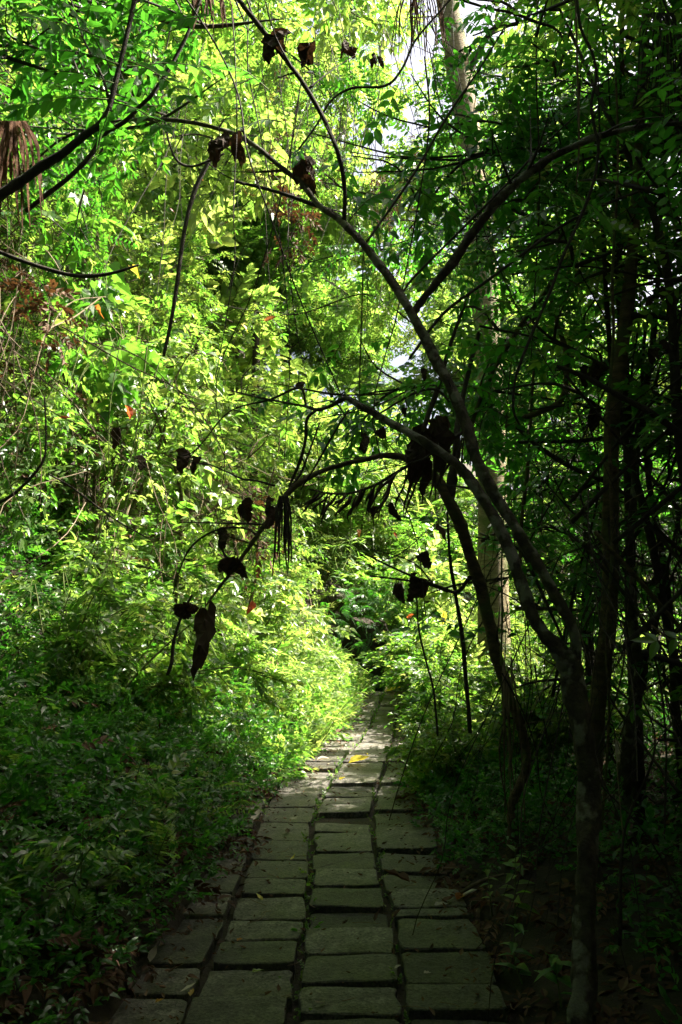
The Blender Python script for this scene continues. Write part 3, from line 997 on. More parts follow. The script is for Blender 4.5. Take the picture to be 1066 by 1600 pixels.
# lush shrubs leaning over the right kerb of the path
bush = [make_shrub(k, M['leaf_pale' if k == 'simple' else 'leaf'], 8, n, .75, .42, R, "kerb_shrub", "lush bright green bush crowding the right edge of the path", "shrub", "lush green bushes along the right edge of the path", s_)  # oval kind gets paler leaves in place of missing sunlight
        for k, n, s_ in [('small', 150, 1.2), ('simple', 90, .7), ('fern', 36, .8)]]
spots = []
for y in np.arange(6.2, 13.4, .36):
    for o_ in (0.30, 0.75, 1.25):
        yy = y + R.uniform(-.15, .15)
        x = float(path_x(yy)) + float(np.interp(yy, [6, 7, 8.5, 10.3, 12.5], [.52, .44, .40, .30, .34])) + o_ + R.uniform(-.08, .12)
        spots.append((x, yy, float(H(x, yy)) - .03, R.uniform(0, 6.28), R.uniform(.6, 1.1) * (1.0 if yy < 8.5 else 1.35), R.normal(0, .1), -.15))
for k_, n_ in zip(bush, ["small leaved", "oval leaved", "ferny"]):
    DESC[k_.name] = n_
scatter(bush, spots, "lush {d} bush on the right of the path, {w}", None, where_right)

# leafy boughs reaching over the path from both sides
def make_bough(kind, mat, L, nsp, rng, ssc):
    root = empty("leafy_bough")
    tag(root, "leafy bough", "bough", "leafy boughs reaching over the path")
    lf, tw = MB(), MB()
    pts = [np.array([0, 0, 0]), np.array([L * .4, rng.normal(0, .2), .35]), np.array([L * .75, rng.normal(0, .3), .45]), np.array([L, rng.normal(0, .4), .1])]
    C = tube(tw, pts, [.003, .013, .010, .004], 6, n=24)
    tips = list(C[6:])
    for k in range(12):
        b = C[rng.integers(5, 23)]
        e = b + rdir(rng, 1, -.5, .5)[0] * rng.uniform(.3, .8) + np.array([.3, 0, -.1])
        tips += list(tube(tw, [b, (b + e) / 2 + rng.normal(0, .05, 3), e], [.008, .006, .003], 4, n=7)[2:])
    tips = np.array(tips)
    Q = tips[rng.integers(0, len(tips), nsp)] + rng.normal(0, .07, (nsp, 3))
    add_sprays(lf, tw, kind, Q, rdir(rng, nsp, -.8, .5) + np.array([.3, 0, 0]), np.array([0, 0, 1.]) + rng.normal(0, .3, (nsp, 3)), rng.uniform(.8, 1.25, nsp) * ssc, rng)
    lf.build("foliage", mat, root)
    tw.build("limbs", M['bark_dark'], root, True)
    return root


bo = [make_bough(k, M[m], L, n, R, sc) for k, m, L, n, sc in [('pinnate', 'leaf', 3.2, 110, 1.1), ('simple', 'leaf', 2.8, 110, 1.0), ('broad', 'leaf_pale', 2.6, 55, .9), ('lobed', 'leaf_pale', 2.6, 45, .9)]]
for k_, n_ in zip(bo, ["feathery leaved", "oval leaved", "large leaved pale", "lobed leaved pale"]):
    DESC[k_.name] = n_


def where_bough(x, y, z):
    return ("from the left" if x < 0 else "from the right") + (", near" if y < 9 else ", farther away") + (" and very high" if z > 7 else " and high" if z > 5 else " and lower down")


spots = []
for k in range(30):
    y = R.uniform(7.5, 15) if k % 3 else R.uniform(10, 15)
    px = R.uniform(200, 640) if k % 3 else R.uniform(780, 930)
    z = 1.5 + y * (935 - R.uniform(-60, 380)) / F
    x = y * (px - 533) / F
    left = px < 650
    if left and px > 380: y += 2.0
    spots.append((x - (1.4 if left else -1.4), y, z, R.normal(0, .5) + (0 if left else math.pi), R.uniform(.8, 1.2), R.normal(0, .2), R.normal(.1, .2)))
for k in range(17):
    y = R.uniform(9.2, 14)
    px, py = R.uniform(380, 1010), R.uniform(-80, 330)
    if 550 < px < 770 and py > 90: continue
    x = y * (px - 533) / F
    fl = R.random() < .5
    spots.append((x - (1.3 if fl else -1.3), y, 1.5 + y * (935 - py) / F, R.normal(0, .6) + (0 if fl else math.pi), R.uniform(.8, 1.2), R.normal(0, .3), R.normal(.15, .25)))
for px, py, y in [(700, 270, 11), (590, 330, 12.5), (760, 420, 12)]:
    while len(spots) % 4 != 3:
        px2, py2, y2 = R.uniform(200, 480), R.uniform(-60, 250), R.uniform(9, 14)
        spots.append((y2 * (px2 - 533) / F - 1.3, y2, 1.5 + y2 * (935 - py2) / F, R.normal(0, .5), R.uniform(.8, 1.2), 0, .15))
    spots.append((y * (px - 533) / F + .9, y, 1.5 + y * (935 - py) / F, math.pi + .3, .75, 0, .2))
scatter(bo, spots, "{d} bough reaching over the path {w}", None, where_bough)

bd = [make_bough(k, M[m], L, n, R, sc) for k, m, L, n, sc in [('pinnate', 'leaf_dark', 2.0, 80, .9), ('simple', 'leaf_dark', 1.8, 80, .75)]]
DESC[bd[0].name], DESC[bd[1].name] = "dark feathery leaved", "dark oval leaved"
spots = []
for k in range(28):
    y = R.uniform(4.0, 6.2)
    px, py = R.uniform(860, 1120), R.uniform(-60, 400)
    if k > 16: px, py, y = R.uniform(-120, 150), R.uniform(-80, 150), R.uniform(3.3, 5)
    if 11 < k <= 16: px, py, y = R.uniform(745, 850), R.uniform(420, 640), R.uniform(4.8, 6.2)
    x = y * (px - 533) / F
    spots.append((x + .9, y, 1.5 + y * (935 - py) / F, math.pi + R.normal(0, .7), R.uniform(.7, 1.1), R.normal(0, .3), R.normal(.1, .3)))
scatter(bd, spots, "shaded {d} bough hanging {w}", "shaded boughs hanging at the sides of the picture", lambda x, y, z: ("at the upper left" if x < 0 else "at the right" if x / y > .32 else "before the tall trunk") + (", high up" if z > 4.5 else ", at middle height" if z > 3 else ", low"))

# ------------------------------------------------------------------ vines
GV = "thin dry vines trailing down the left slope"
vp = [make_vine(R, l, n, M['vine_pale'], "dry_vine", "thin pale dry vine trailing through the left slope tangle", "vine", GV, r=.0042, sag=.7) for l, n in [(1.6, 3), (2.2, 4), (1.2, 3), (2.8, 2)]]
spots = []
for k in range(150):
    y = R.uniform(4.5, 12)
    t = R.uniform(1.2, 5)
    x = float(path_x(y)) - .72 - t
    spots.append((x + R.uniform(.1, .7), y - R.uniform(0, .5), float(H(x, y)) + R.uniform(.8, 2.4), R.uniform(0, 6.28), R.uniform(.7, 1.2), R.normal(0, .5), R.normal(0, .5)))
scatter(vp, spots, "thin pale dry vine trailing {w}", None, where_left)
lv = [make_vine(R, l, 3, M['stem_green'], "leafy_creeper", "leafy creeper hanging down over the left slope", "vine", "leafy creepers hanging over the left slope", lk, M[m], r=.004, sag=.3)
      for l, lk, m in [(2.0, 'simple', 'leaf'), (2.6, 'small', 'leaf_pale'), (1.8, 'lobed', 'leaf')]]
spots = []
for k in range(44):
    y = R.uniform(5, 14)
    x = float(path_x(y)) - .72 - R.uniform(1.0, 5)
    spots.append((x + .4, y, float(H(x, y)) + R.uniform(1.2, 3.2), R.uniform(0, 6.28), R.uniform(.6, 1.1), R.normal(0, .2), R.normal(0, .2)))
for k_, n_ in zip(lv, ["oval leaved", "small leaved", "lobed leaved"]):
    DESC[k_.name] = n_
scatter(lv, spots, "{d} creeper hanging {w}", None, where_left)
dc = [make_vine(R, l, 3, M['vine_pale'], "withered_creeper", "withered creeper", "vine", "withered brown creepers on the left slope", lk, M['leaf_dry'], r=.004, sag=.3) for l, lk in [(1.5, 'simple'), (2.0, 'small')]]
DESC[dc[0].name], DESC[dc[1].name] = "withered oval leaved", "withered small leaved"
spots = []
for k in range(30):
    y = R.uniform(4.5, 10)
    x = float(path_x(y)) - .5 - R.uniform(1.2, 4)
    spots.append((x, y, float(H(x, y)) + R.uniform(1.0, 3.0), R.uniform(0, 6.28), R.uniform(.5, .9), R.normal(0, .3), R.normal(0, .3)))
for k in range(8):
    y = R.uniform(6, 10)
    spots.append((R.uniform(-.1, .12) * y, y, 1.5 + y * R.uniform(.55, .75), R.uniform(0, 6.28), R.uniform(.35, .6), R.normal(0, .2), R.normal(0, .2)))
scatter(dc, spots, "{d} brown creeper {w}", None, where_left)
vd = [make_vine(R, l, n, M['bark_dark'], "dark_vine", "thin dark vine dangling in the thicket on the right", "vine", "thin dark vines dangling in the right thicket", r=.005, sag=.35) for l, n in [(3.0, 2), (4.0, 1), (2.4, 3), (3.4, 2)]]
spots = []
for k in range(70):
    y = R.uniform(3.2, 11)
    x = float(path_x(y)) + 1.0 + R.random() * 4 * y / 7
    spots.append((x, y, R.uniform(2.0, 6.5), R.uniform(0, 6.28), R.uniform(.7, 1.2), R.normal(0, .35), R.normal(0, .35)))
scatter(vd, spots, "thin dark vine dangling right of the path, {w}", None, where_right)
spots = []
for k in range(80):
    y = R.uniform(2.7, 6.0)
    x = R.uniform(.19, .44) * y
    if x - path_x(y) < .8: continue
    spots.append((x, y, float(H(x, y)) + R.uniform(.8, 2.0), R.uniform(0, 6.28), R.uniform(.3, .6), R.normal(0, .4), R.normal(0, .4)))
scatter(vd, spots, "thin dark vine tangled {w}", "tangled low vines at the right of the path", lambda x, y, z: where_tangle(x, y, z))
spots = []
for k in range(34):
    y = R.uniform(3.5, 10)
    x = R.uniform(-.28, .14) * y
    spots.append((x, y, 1.5 + y * R.uniform(.62, .85), R.uniform(0, 6.28), R.uniform(.5, .9), R.normal(0, .15), R.normal(0, .15)))
scatter(vd, spots, "thread thin dark vine hanging {w}", "thread thin vines hanging above the path", lambda x, y, z: ("above the left verge" if x / y < -.12 else "above the path" if x / y < .02 else "left of the tall trunk") + (", nearest" if y < 5 else ", near" if y < 6.8 else ", farther" if y < 8.4 else ", farthest"))

def make_dead_branch(rng, L, ns):
    root = empty("dead_branch")
    tag(root, "dead branch", "branch", "bare dead branches tangled in the right thicket")
    mb = MB()
    pts = [np.array([0, 0, 0]), np.array([L * .35, rng.normal(0, .08), rng.normal(0, .08)]), np.array([L * .7, rng.normal(0, .12), rng.normal(.05, .1)]), np.array([L, rng.normal(0, .2), rng.normal(0, .2)])]
    C = tube(mb, pts, [.012, .009, .006, .002], 5, n=20, rough=.15)
    mb.build("main_stick", M['bark_dark'], root, True)
    for k in range(ns):
        b = C[rng.integers(2, 19)]
        d = rdir(rng, 1)[0] * .9 + np.array([.8, 0, 0])
        e = b + norm(d) * L * rng.uniform(.15, .5)
        mb = MB()
        tube(mb, [b, (b + e) / 2 + rng.normal(0, .05, 3), e + rng.normal(0, .05, 3)], [.005, .0035, .0012], 4, n=8)
        mb.build("side_twig", M['bark_dark'] if k % 3 else M['vine_pale'], root, True)
    return root


db = [make_dead_branch(R, l, n) for l, n in [(1.8, 7), (2.4, 6), (1.3, 8), (2.0, 5)]]
spots = []
for k in range(210):
    y = R.uniform(3.0, 8.5)
    x = float(path_x(y)) + .95 + (R.random() ** .9) * .34 * y
    a = R.uniform(0, 6.28)
    if x / y < .16 or (x + 2 * math.cos(a)) / max(1.5, y + 2 * math.sin(a)) < .2: continue
    spots.append((x, y, float(H(x, y)) + R.uniform(.1, 1.0) * (y * .32 + .6), a, R.uniform(.6, 1.1), R.normal(0, .5), R.normal(-.2, .6)))
scatter(db, spots, "bare dead branch tangled {w}", None, where_tangle)

# ------------------------------------------------------------------ ground cover: nobody could count it
def cover(name, kind, mat, n, xr, yr, side, label, s=(.7, 1.2), up=(.2, 1), tmax=4, tmin=0.0, lift=.0, tpow=1.0, lean=0.0):
    P = []
    y = R.uniform(*yr, n)
    t = tmin + (R.random(n) ** tpow) * (tmax - tmin)
    x = path_x(y) + side * ((edge_l(y) if side < 0 else edge_r(y)) + t + .04)
    z = H(x, y) + lift * R.random(n) * np.clip(.3 + t * 1.5, 0, 1)
    P = np.stack([x, y, z], -1)
    D = rdir(R, n, *up)
    D[:, 0] -= side * lean
    mbL, mbT = MB(), MB()
    add_sprays(mbL, mbT, kind, P, D, np.array([0, 0, 1.]) + R.normal(0, .35, D.shape), R.uniform(*s, n), R)
    o = mbL.build(name, M[mat])
    tag(o, label, "undergrowth", None, "stuff")
    return o


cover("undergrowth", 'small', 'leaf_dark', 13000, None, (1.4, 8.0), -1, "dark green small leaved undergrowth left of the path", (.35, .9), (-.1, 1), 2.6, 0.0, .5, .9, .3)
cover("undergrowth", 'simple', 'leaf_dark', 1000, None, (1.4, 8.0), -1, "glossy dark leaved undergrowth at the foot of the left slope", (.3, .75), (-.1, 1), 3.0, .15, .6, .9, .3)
cover("undergrowth", 'small', 'leaf', 4200, None, (6.5, 14.0), -1, "bright small leaved undergrowth on the left bank", (.7, 1.5), (0, 1), 2.0, 0, .5, 1.2, .3)
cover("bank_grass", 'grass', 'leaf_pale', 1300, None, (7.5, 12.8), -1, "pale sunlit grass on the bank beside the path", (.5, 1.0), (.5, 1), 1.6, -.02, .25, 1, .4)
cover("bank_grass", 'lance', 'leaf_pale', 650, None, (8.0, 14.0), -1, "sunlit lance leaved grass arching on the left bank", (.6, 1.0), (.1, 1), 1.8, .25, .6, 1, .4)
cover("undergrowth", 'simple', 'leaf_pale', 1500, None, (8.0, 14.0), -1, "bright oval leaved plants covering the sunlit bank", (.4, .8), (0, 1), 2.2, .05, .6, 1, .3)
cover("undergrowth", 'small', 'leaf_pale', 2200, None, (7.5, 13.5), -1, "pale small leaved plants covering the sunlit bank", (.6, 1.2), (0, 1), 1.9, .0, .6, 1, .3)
cover("fern_cover", 'fern', 'leaf', 300, None, (2.0, 13.0), -1, "low ferns among the left undergrowth", (.4, .8), (.2, .9), 2.2, .1, .25, 1, .5)
cover("undergrowth", 'small', 'leaf', 3000, None, (6.0, 14.0), 1, "bright small leaved undergrowth right of the path", (.6, 1.2), (0, 1), 1.5, 0.0, .35, 1.2, .2)
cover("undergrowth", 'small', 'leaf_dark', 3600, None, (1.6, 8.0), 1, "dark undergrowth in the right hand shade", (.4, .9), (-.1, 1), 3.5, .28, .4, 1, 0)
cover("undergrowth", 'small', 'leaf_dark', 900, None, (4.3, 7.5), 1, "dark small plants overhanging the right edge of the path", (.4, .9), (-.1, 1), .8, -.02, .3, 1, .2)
cover("leaf_litter", 'simple', 'leaf_dry', 3000, None, (1.4, 9.0), 1, "dry brown leaf litter under the right thicket", (.3, .7), (-.1, .12), 3.0, -.06, .02, 1.2, 0)
cover("leaf_litter", 'simple', 'leaf_dry', 700, None, (1.4, 7.0), -1, "dry brown leaf litter under the left undergrowth", (.4, .7), (-.1, .12), 1.2, -.05, .02, 1.2, 0)
def path_litter():
    n = 1700
    y = R.uniform(1.6, 12.8, n)
    e = R.random(n)
    x = path_x(y) + np.where(e < .4, -edge_l(y) + np.abs(R.normal(0, .12, n)), np.where(e < .75, edge_r(y) - np.abs(R.normal(0, .12, n)), R.uniform(-.6, .6, n)))
    P = np.stack([x, y, np.where(e < .75, H(x, y), 0).clip(.036, .2)], -1)
    D = rdir(R, n, -.05, .15)
    V, Fc = leaf_tpl(.034, .016, 'fold', -.4, .4)
    Rm = frames(D, np.array([0, 0, 1.]) + R.normal(0, .25, D.shape))
    mb = MB()
    mb.add(put(V, Rm, R.uniform(.3, 1.15, n), P), Fc, None, R.random(n))
    tag(mb.build("leaf_litter", M['leaf_dry']), "tiny dry leaf scraps strewn over the stones of the path", "leaf litter", None, "stuff")
    mb = MB()
    for k in range(70):
        yy = R.uniform(1.8, 9)
        xx = float(path_x(yy)) + R.uniform(-.75, .65)
        a, l = R.uniform(0, 6.28), R.uniform(.04, .16)
        d = np.array([math.cos(a) * l, math.sin(a) * l, 0])
        p = np.array([xx, yy, .038])
        tube(mb, [p, p + d * .5 + R.normal(0, .008, 3) * [1, 1, .2], p + d], .0016, 4, n=6)
    tag(mb.build("twig_litter", M['vine_pale'], None, True), "thin broken twigs strewn over the stones of the path", "twigs", None, "stuff")


path_litter()
cover("dry_sprigs", 'simple', 'leaf_dry', 260, None, (2.0, 9.0), -1, "withered brown sprigs among the left undergrowth", (.3, .7), (-.3, .8), 2.6, .1, .5, 1, .2)


def where_fallen(x, y):
    a = "on the left stones" if x < joint_x(y, 'ab') else "on the middle stones" if x < joint_x(y, 'bc') else "on the right stones"
    return a + (", nearest the viewer" if y < 3.3 else ", near" if y < 4.3 else ", midway" if y < 6.5 else ", far along")


for k in range(44):
    yy = 2.5 + 8 * R.random() ** 1.6
    xx = float(path_x(yy)) + R.uniform(-.72, .55)
    L = R.uniform(.03, .075)
    V, Fc = leaf_tpl(L, L * R.uniform(.35, .6), 'fold', -R.uniform(.1, .7), R.uniform(.1, .6))
    V = V + R.normal(0, .03 * L, V.shape); V[:, 2] -= V[:, 2].min()
    mt = ['leaf_dry', 'leaf_dry', 'leaf_bleached', 'leaf_dry', 'leaf_yellow'][k % 5]
    o = MB().add(V, Fc, None, R.uniform(.2, .9)).build("fallen_leaf", M[mt])
    o.location = (xx, yy, .036)
    o.rotation_euler = (R.normal(0, .15), R.normal(0, .15), R.uniform(0, 6.28))
    tag(o, {'leaf_dry': "little brown", 'leaf_bleached': "little bleached", 'leaf_yellow': "little yellow"}[mt] + " fallen leaf " + where_fallen(xx, yy), "fallen leaf", "little fallen leaves scattered over the path")
# weeds growing in the long joints of the path
def joint_weeds():
    P = []
    for y in np.concatenate([R.uniform(6.5, 13.2, 260), R.uniform(2, 7, 170)]):
        P.append([joint_x(y, 'ab' if R.random() < .75 else 'bc') + R.normal(0, .012), y, -.015])
    for y in R.uniform(5.5, 13.2, 160):
        P.append([joint_x(y, 'la') - .1 * R.random(), y, 0.01])
    P = np.array(P)
    lf, tw = MB(), MB()
    D = rdir(R, len(P), .3, 1)
    add_sprays(lf, None, 'small', P, D, np.array([0, 0, 1.]) + R.normal(0, .3, D.shape), R.uniform(.2, .5, len(P)), R)
    tag(lf.build("joint_weeds", M['leaf']), "tiny green weeds growing along the joints between the paving stones", "weeds", None, "stuff")


joint_weeds()

# ------------------------------------------------------------------ the traced trees of the foreground
_TPL = {}


def leaf_mesh(key, L, W, mat, **kw):
    k = (key, mat)
    if k not in _TPL:
        V, Fc = leaf_tpl(L, W, 'fold', **kw)
        _TPL[k] = MB().add(V, Fc, None, 0.5).mesh(key, M[mat])
    return _TPL[k]


def place_dir(o, P, D, U, s):
    Rm = frames(np.array([D], float), np.array([U], float))[0]
    from mathutils import Matrix
    o.matrix_world = Matrix.LocRotScale(Vector(P), Matrix(Rm.tolist()).to_quaternion(), Vector((s, s, s)))


def add_twigs(root, parts, per, rng):
    """short side twigs and broken stubs growing from the traced limbs"""
    for pn, rows, mat, sides, rg, Y in parts:
        if len(rows) < 5: continue
        P = np.array([at(r[0], r[1], r[3] if len(r) > 3 else Y) for r in rows])
        W = np.array([r[2] * .43 * (r[3] if len(r) > 3 else Y) / F for r in rows])
        for k in range(per if len(rows) < 9 else per * 3):
            f = rng.uniform(2.2 if pn != "trunk" else 3.5, len(rows) - 1.1)
            i, g = int(f), f - int(f)
            b, w = P[i] * (1 - g) + P[i + 1] * g, W[i]
            l = rng.uniform(.04, .12) if rng.random() < .35 else rng.uniform(.15, .5)
            d = rdir(rng, 1, -.6, .8)[0] + norm(P[i + 1] - P[i]) * .5
            e = b + norm(d) * l
            mb = MB()
            tube(mb, [b - norm(d) * w * .5, b * .6 + e * .4 + rng.normal(0, .06 * l, 3), e + rng.normal(0, .1 * l, 3)], [min(w * .6, .009), .0035, .0015], 5, n=8, rough=.15)
            mb.build("twig", M['bark_dark'], root, True)


def traced(name, label, cat, parts, group=None):
    """parts: (part_name, rows, mat, sides, rough, Y)"""
    if len(parts) == 1:
        pn, rows, mat, sides, rg, Y = parts[0]
        mb = MB(); px_tube(mb, rows, sides, rg, Y)
        o = mb.build(name, M[mat], None, True)
        return tag(o, label, cat, group)
    root = empty(name)
    tag(root, label, cat, group)
    for pn, rows, mat, sides, rg, Y in parts:
        mb = MB(); px_tube(mb, rows, sides, rg, Y)
        mb.build(pn, M[mat], root, True)
    if name in ("forked_tree", "arching_tree", "crooked_tree", "pale_trunk_tree"):
        add_twigs(root, parts, 3, R)
    return root


def shade_mass(x, y, z, sx, sy, sz, label):  # dark mass added where the hollow behind the path lies in shade
    nu, nv = 26, 18
    mb = MB()
    th = np.linspace(0, 2 * math.pi, nu, endpoint=False)[None]
    ph = np.linspace(0, math.pi, nv)[:, None]
    d = np.stack([np.sin(ph) * np.cos(th), np.sin(ph) * np.sin(th), np.cos(ph) + 0 * th], -1)
    r = 1 + .12 * np.sin(5 * d[..., 0] + 2 * d[..., 2]) * np.cos(4 * d[..., 1] - 3 * d[..., 2]) + .08 * np.sin(11 * d[..., 2] + 5 * d[..., 0]) + R.normal(0, .008, d.shape[:2])
    V = (np.sign(d) * np.abs(d) ** .75 * r[..., None] * [sx, sy, sz]).reshape(-1, 3)
    i, j = np.meshgrid(np.arange(nv - 1), np.arange(nu), indexing='ij')
    j2 = (j + 1) % nu
    mb.add(V, None, np.stack([i * nu + j, (i + 1) * nu + j, (i + 1) * nu + j2, i * nu + j2], -1).reshape(-1, 4))
    o = mb.build("shade_mass", M['soil'])
    o.location = (x, y, z)
    tag(o, label, "rock")


shade_mass(.5, 14.7, .2, .45, .4, .95, "tall dark earth mass standing in for the shaded hollow behind the path")
fp = np.stack([R.uniform(-.3, 1.3, 240), R.uniform(14.0, 14.7, 240), R.uniform(-.1, 1.7, 240)], -1)
fl_, ft_ = MB(), MB()
fd = rdir(R, 240, -.9, .4) + np.array([0, -.5, 0])
add_sprays(fl_, ft_, 'fern', fp, fd, np.array([0, -.4, 1.]) + R.normal(0, .3, fd.shape), R.uniform(.4, .9, 240), R)
tag(fl_.build("hanging_ferns", M['leaf_dark']), "dark ferns hanging over the dark mass behind the end of the path", "ferns", None, "stuff")
shade_mass(-.05, 14.9, .2, .4, .45, .8, "lower earth mass left of the tall one, standing in for the same shade")
T1 = traced("forked_tree", "lichen spotted tree in the right foreground forking into two long leaning limbs", "tree", [
    ("trunk", [(908, 1640, 42, 2.7), (912, 1500, 38, 2.8), (916, 1350, 37, 2.9), (922, 1240, 40, 3.0), (908, 1130, 38, 3.05), (893, 1050, 40, 3.1), (886, 1020, 34, 3.12)], 'bark', 12, .20, None),
    ("limb", [(888, 1045, 29.6, 3.1), (868, 1008, 27.8, 3.12), (845, 985, 24.4, 3.15), (822, 935, 23.5, 3.2), (806, 885, 21.8, 3.25), (793, 852, 21.8, 3.3), (768, 802, 20.9, 3.35), (740, 757, 20.0, 3.4), (715, 726, 17.4, 3.45), (687, 706, 16.5, 3.5), (653, 684, 15.7, 3.55), (602, 656, 13.1, 3.65), (560, 632, 12.2, 3.7), (540, 622, 9.6, 3.75), (518, 634, 7.0, 3.8), (495, 640, 7.0, 3.8), (478, 635, 5.2, 3.85), (440, 628, 4.3, 3.9), (400, 620, 3.5, 3.9), (358, 610, 2.0, 4)], 'bark', 10, .18, None),
    ("limb", [(893, 1050, 26.1, 3.1), (900, 1016, 20.9, 3.1), (894, 977, 19.1, 3.1), (877, 948, 20.0, 3.12), (848, 894, 20.9, 3.15), (824, 855, 20.9, 3.18), (791, 802, 20.9, 3.2), (762, 754, 21.8, 3.22), (743, 712, 21.8, 3.25), (726, 656, 20.9, 3.3), (700, 596, 20.0, 3.35), (672, 545, 19.1, 3.4), (645, 492, 17.4, 3.45), (600, 422, 14.8, 3.5), (566, 380, 13.9, 3.55), (535, 347, 12.2, 3.6), (498, 320, 11.3, 3.65), (470, 285, 10.4, 3.7), (440, 262, 9.6, 3.75), (395, 225, 8.7, 3.8), (345, 202, 7.8, 3.9), (275, 188, 7.8, 4.0), (215, 187, 6.1, 4.1), (150, 192, 3.5, 4.2)], 'bark', 10, .18, None),
    ("limb", [(645, 492, 13.9, 3.45), (660, 468, 14.8, 3.45), (700, 420, 16.5, 3.4), (740, 362, 17.4, 3.35), (765, 330, 17.4, 3.3), (800, 292, 16.5, 3.25), (830, 268, 15.7, 3.2), (860, 247, 13.9, 3.15), (905, 225, 13.1, 3.1), (945, 210, 11.3, 3.05), (1010, 197, 9.6, 3.0), (1090, 190, 7.0, 2.9)], 'bark', 10, .18, None),
    ("branch", [(537, 350, 9, 3.6), (539, 300, 8, 3.55), (530, 245, 9, 3.5), (508, 190, 9, 3.5), (475, 132, 9, 3.5), (440, 85, 9, 3.5), (405, 40, 10, 3.5), (370, -5, 10, 3.5), (340, -50, 10, 3.5)], 'bark_dark', 7, .08, None),
    ("branch", [(628, 458, 4, 3.5), (650, 430, 5, 3.5), (720, 360, 5, 3.45), (790, 290, 5, 3.4), (845, 232, 4, 3.4), (900, 180, 2, 3.3)], 'bark_dark', 5, .05, None),
    ("branch", [(573, 378, 5, 3.55), (600, 340, 5, 3.6), (648, 270, 5, 3.6), (700, 180, 5, 3.6), (748, 110, 4, 3.6), (790, 40, 3, 3.6)], 'bark_dark', 5, .05, None),
    ("branch", [(520, 330, 8, 3.65), (480, 316, 8, 3.7), (440, 302, 7, 3.75), (400, 291, 6, 3.8), (368, 284, 5, 3.8)], 'bark_dark', 6, .08, None),
    ("branch", [(495, 640, 6, 3.8), (480, 655, 6, 3.8), (477, 690, 6, 3.8), (466, 728, 6, 3.85), (452, 760, 5, 3.9)], 'bark_dark', 5, .08, None),
    ("branch", [(545, 640, 4, 3.8), (520, 680, 4, 3.8), (495, 725, 4, 3.85), (470, 765, 3, 3.9)], 'bark_dark', 5, .08, None),
    ("branch", [(478, 633, 5, 3.85), (468, 606, 5, 3.85), (420, 625, 4, 3.9), (360, 642, 3, 3.9), (318, 690, 3, 4), (296, 715, 2, 4)], 'bark_dark', 5, .08, None),
])
T2 = traced("arching_tree", "slender pale barked tree whose thin top arches left across the path", "tree", [
    ("trunk", [(797, 1372, 26, 4.4), (800, 1330, 21, 4.4), (802, 1290, 20, 4.4), (803, 1250, 18, 4.4), (818, 1215, 16, 4.4), (823, 1180, 15, 4.4), (812, 1130, 16, 4.4), (795, 1085, 18, 4.35), (780, 1040, 20, 4.3), (766, 980, 22, 4.3), (752, 920, 22, 4.3), (735, 868, 22, 4.25), (720, 822, 22, 4.2), (702, 782, 23, 4.2), (688, 757, 19, 4.2), (667, 735, 15, 4.2), (632, 716, 13, 4.2), (600, 712, 11, 4.2), (570, 718, 9, 4.2), (530, 727, 9, 4.2), (490, 742, 10, 4.2), (455, 765, 11, 4.2), (425, 805, 9, 4.2), (398, 842, 8, 4.2), (372, 880, 7, 4.2), (345, 915, 5, 4.2), (322, 946, 4, 4.2)], 'bark_moss', 9, .14, None),
    ("limb", [(702, 790, 20, 4.2), (706, 750, 18, 4.2), (712, 715, 16, 4.22), (716, 660, 12, 4.3), (728, 600, 9, 4.4), (748, 520, 7, 4.5)], 'bark_dark', 8, .12, None),
    ("branch", [(430, 759, 5, 4.2), (400, 751, 4, 4.2), (378, 748, 4, 4.2), (350, 735, 3, 4.25), (318, 722, 2, 4.3)], 'bark_dark', 5, .08, None),
    ("branch", [(402, 838, 5, 4.2), (385, 826, 4, 4.2), (342, 827, 4, 4.2), (303, 850, 4, 4.25), (283, 885, 3, 4.3), (270, 930, 2, 4.3)], 'bark_dark', 5, .08, None),
    ("branch", [(428, 820, 4, 4.2), (377, 818, 4, 4.2), (330, 817, 3, 4.25), (286, 816, 2, 4.3)], 'bark_dark', 5, .06, None),
    ("branch", [(370, 882, 5, 4.2), (352, 868, 5, 4.2), (345, 850, 4, 4.2), (340, 826, 3, 4.2)], 'bark_dark', 5, .06, None),
    ("branch", [(452, 765, 6, 4.2), (470, 740, 5, 4.2), (480, 715, 4, 4.2), (500, 660, 3, 4.2)], 'bark_dark', 5, .06, None),
    ("branch", [(735, 900, 8, 4.3), (715, 925, 7, 4.3), (690, 918, 6, 4.25), (655, 905, 5, 4.2), (610, 885, 4, 4.2), (575, 868, 3, 4.2)], 'bark_dark', 5, .08, None),
    ("branch", [(700, 925, 4, 4.25), (665, 912, 4, 4.25), (620, 905, 4, 4.2), (578, 900, 3, 4.2)], 'bark_dark', 5, .06, None),
])
# shaggy pale roots hanging on the arching tree
for k in range(9):
    mb = MB()
    x0, y0 = 783 + 2.2 * k + R.normal(0, 3), 1040 + R.uniform(-40, 60)
    px_tube(mb, [(x0, y0, 3.5, 4.25), (x0 + R.normal(3, 3), y0 + 50, 4, 4.22), (x0 + R.normal(6, 5), y0 + 110, 3, 4.25), (x0 + R.normal(4, 8), y0 + R.uniform(150, 230), 2, 4.28)], 5, .1)
    mb.build("aerial_root", M['vine_pale'], T2, True)

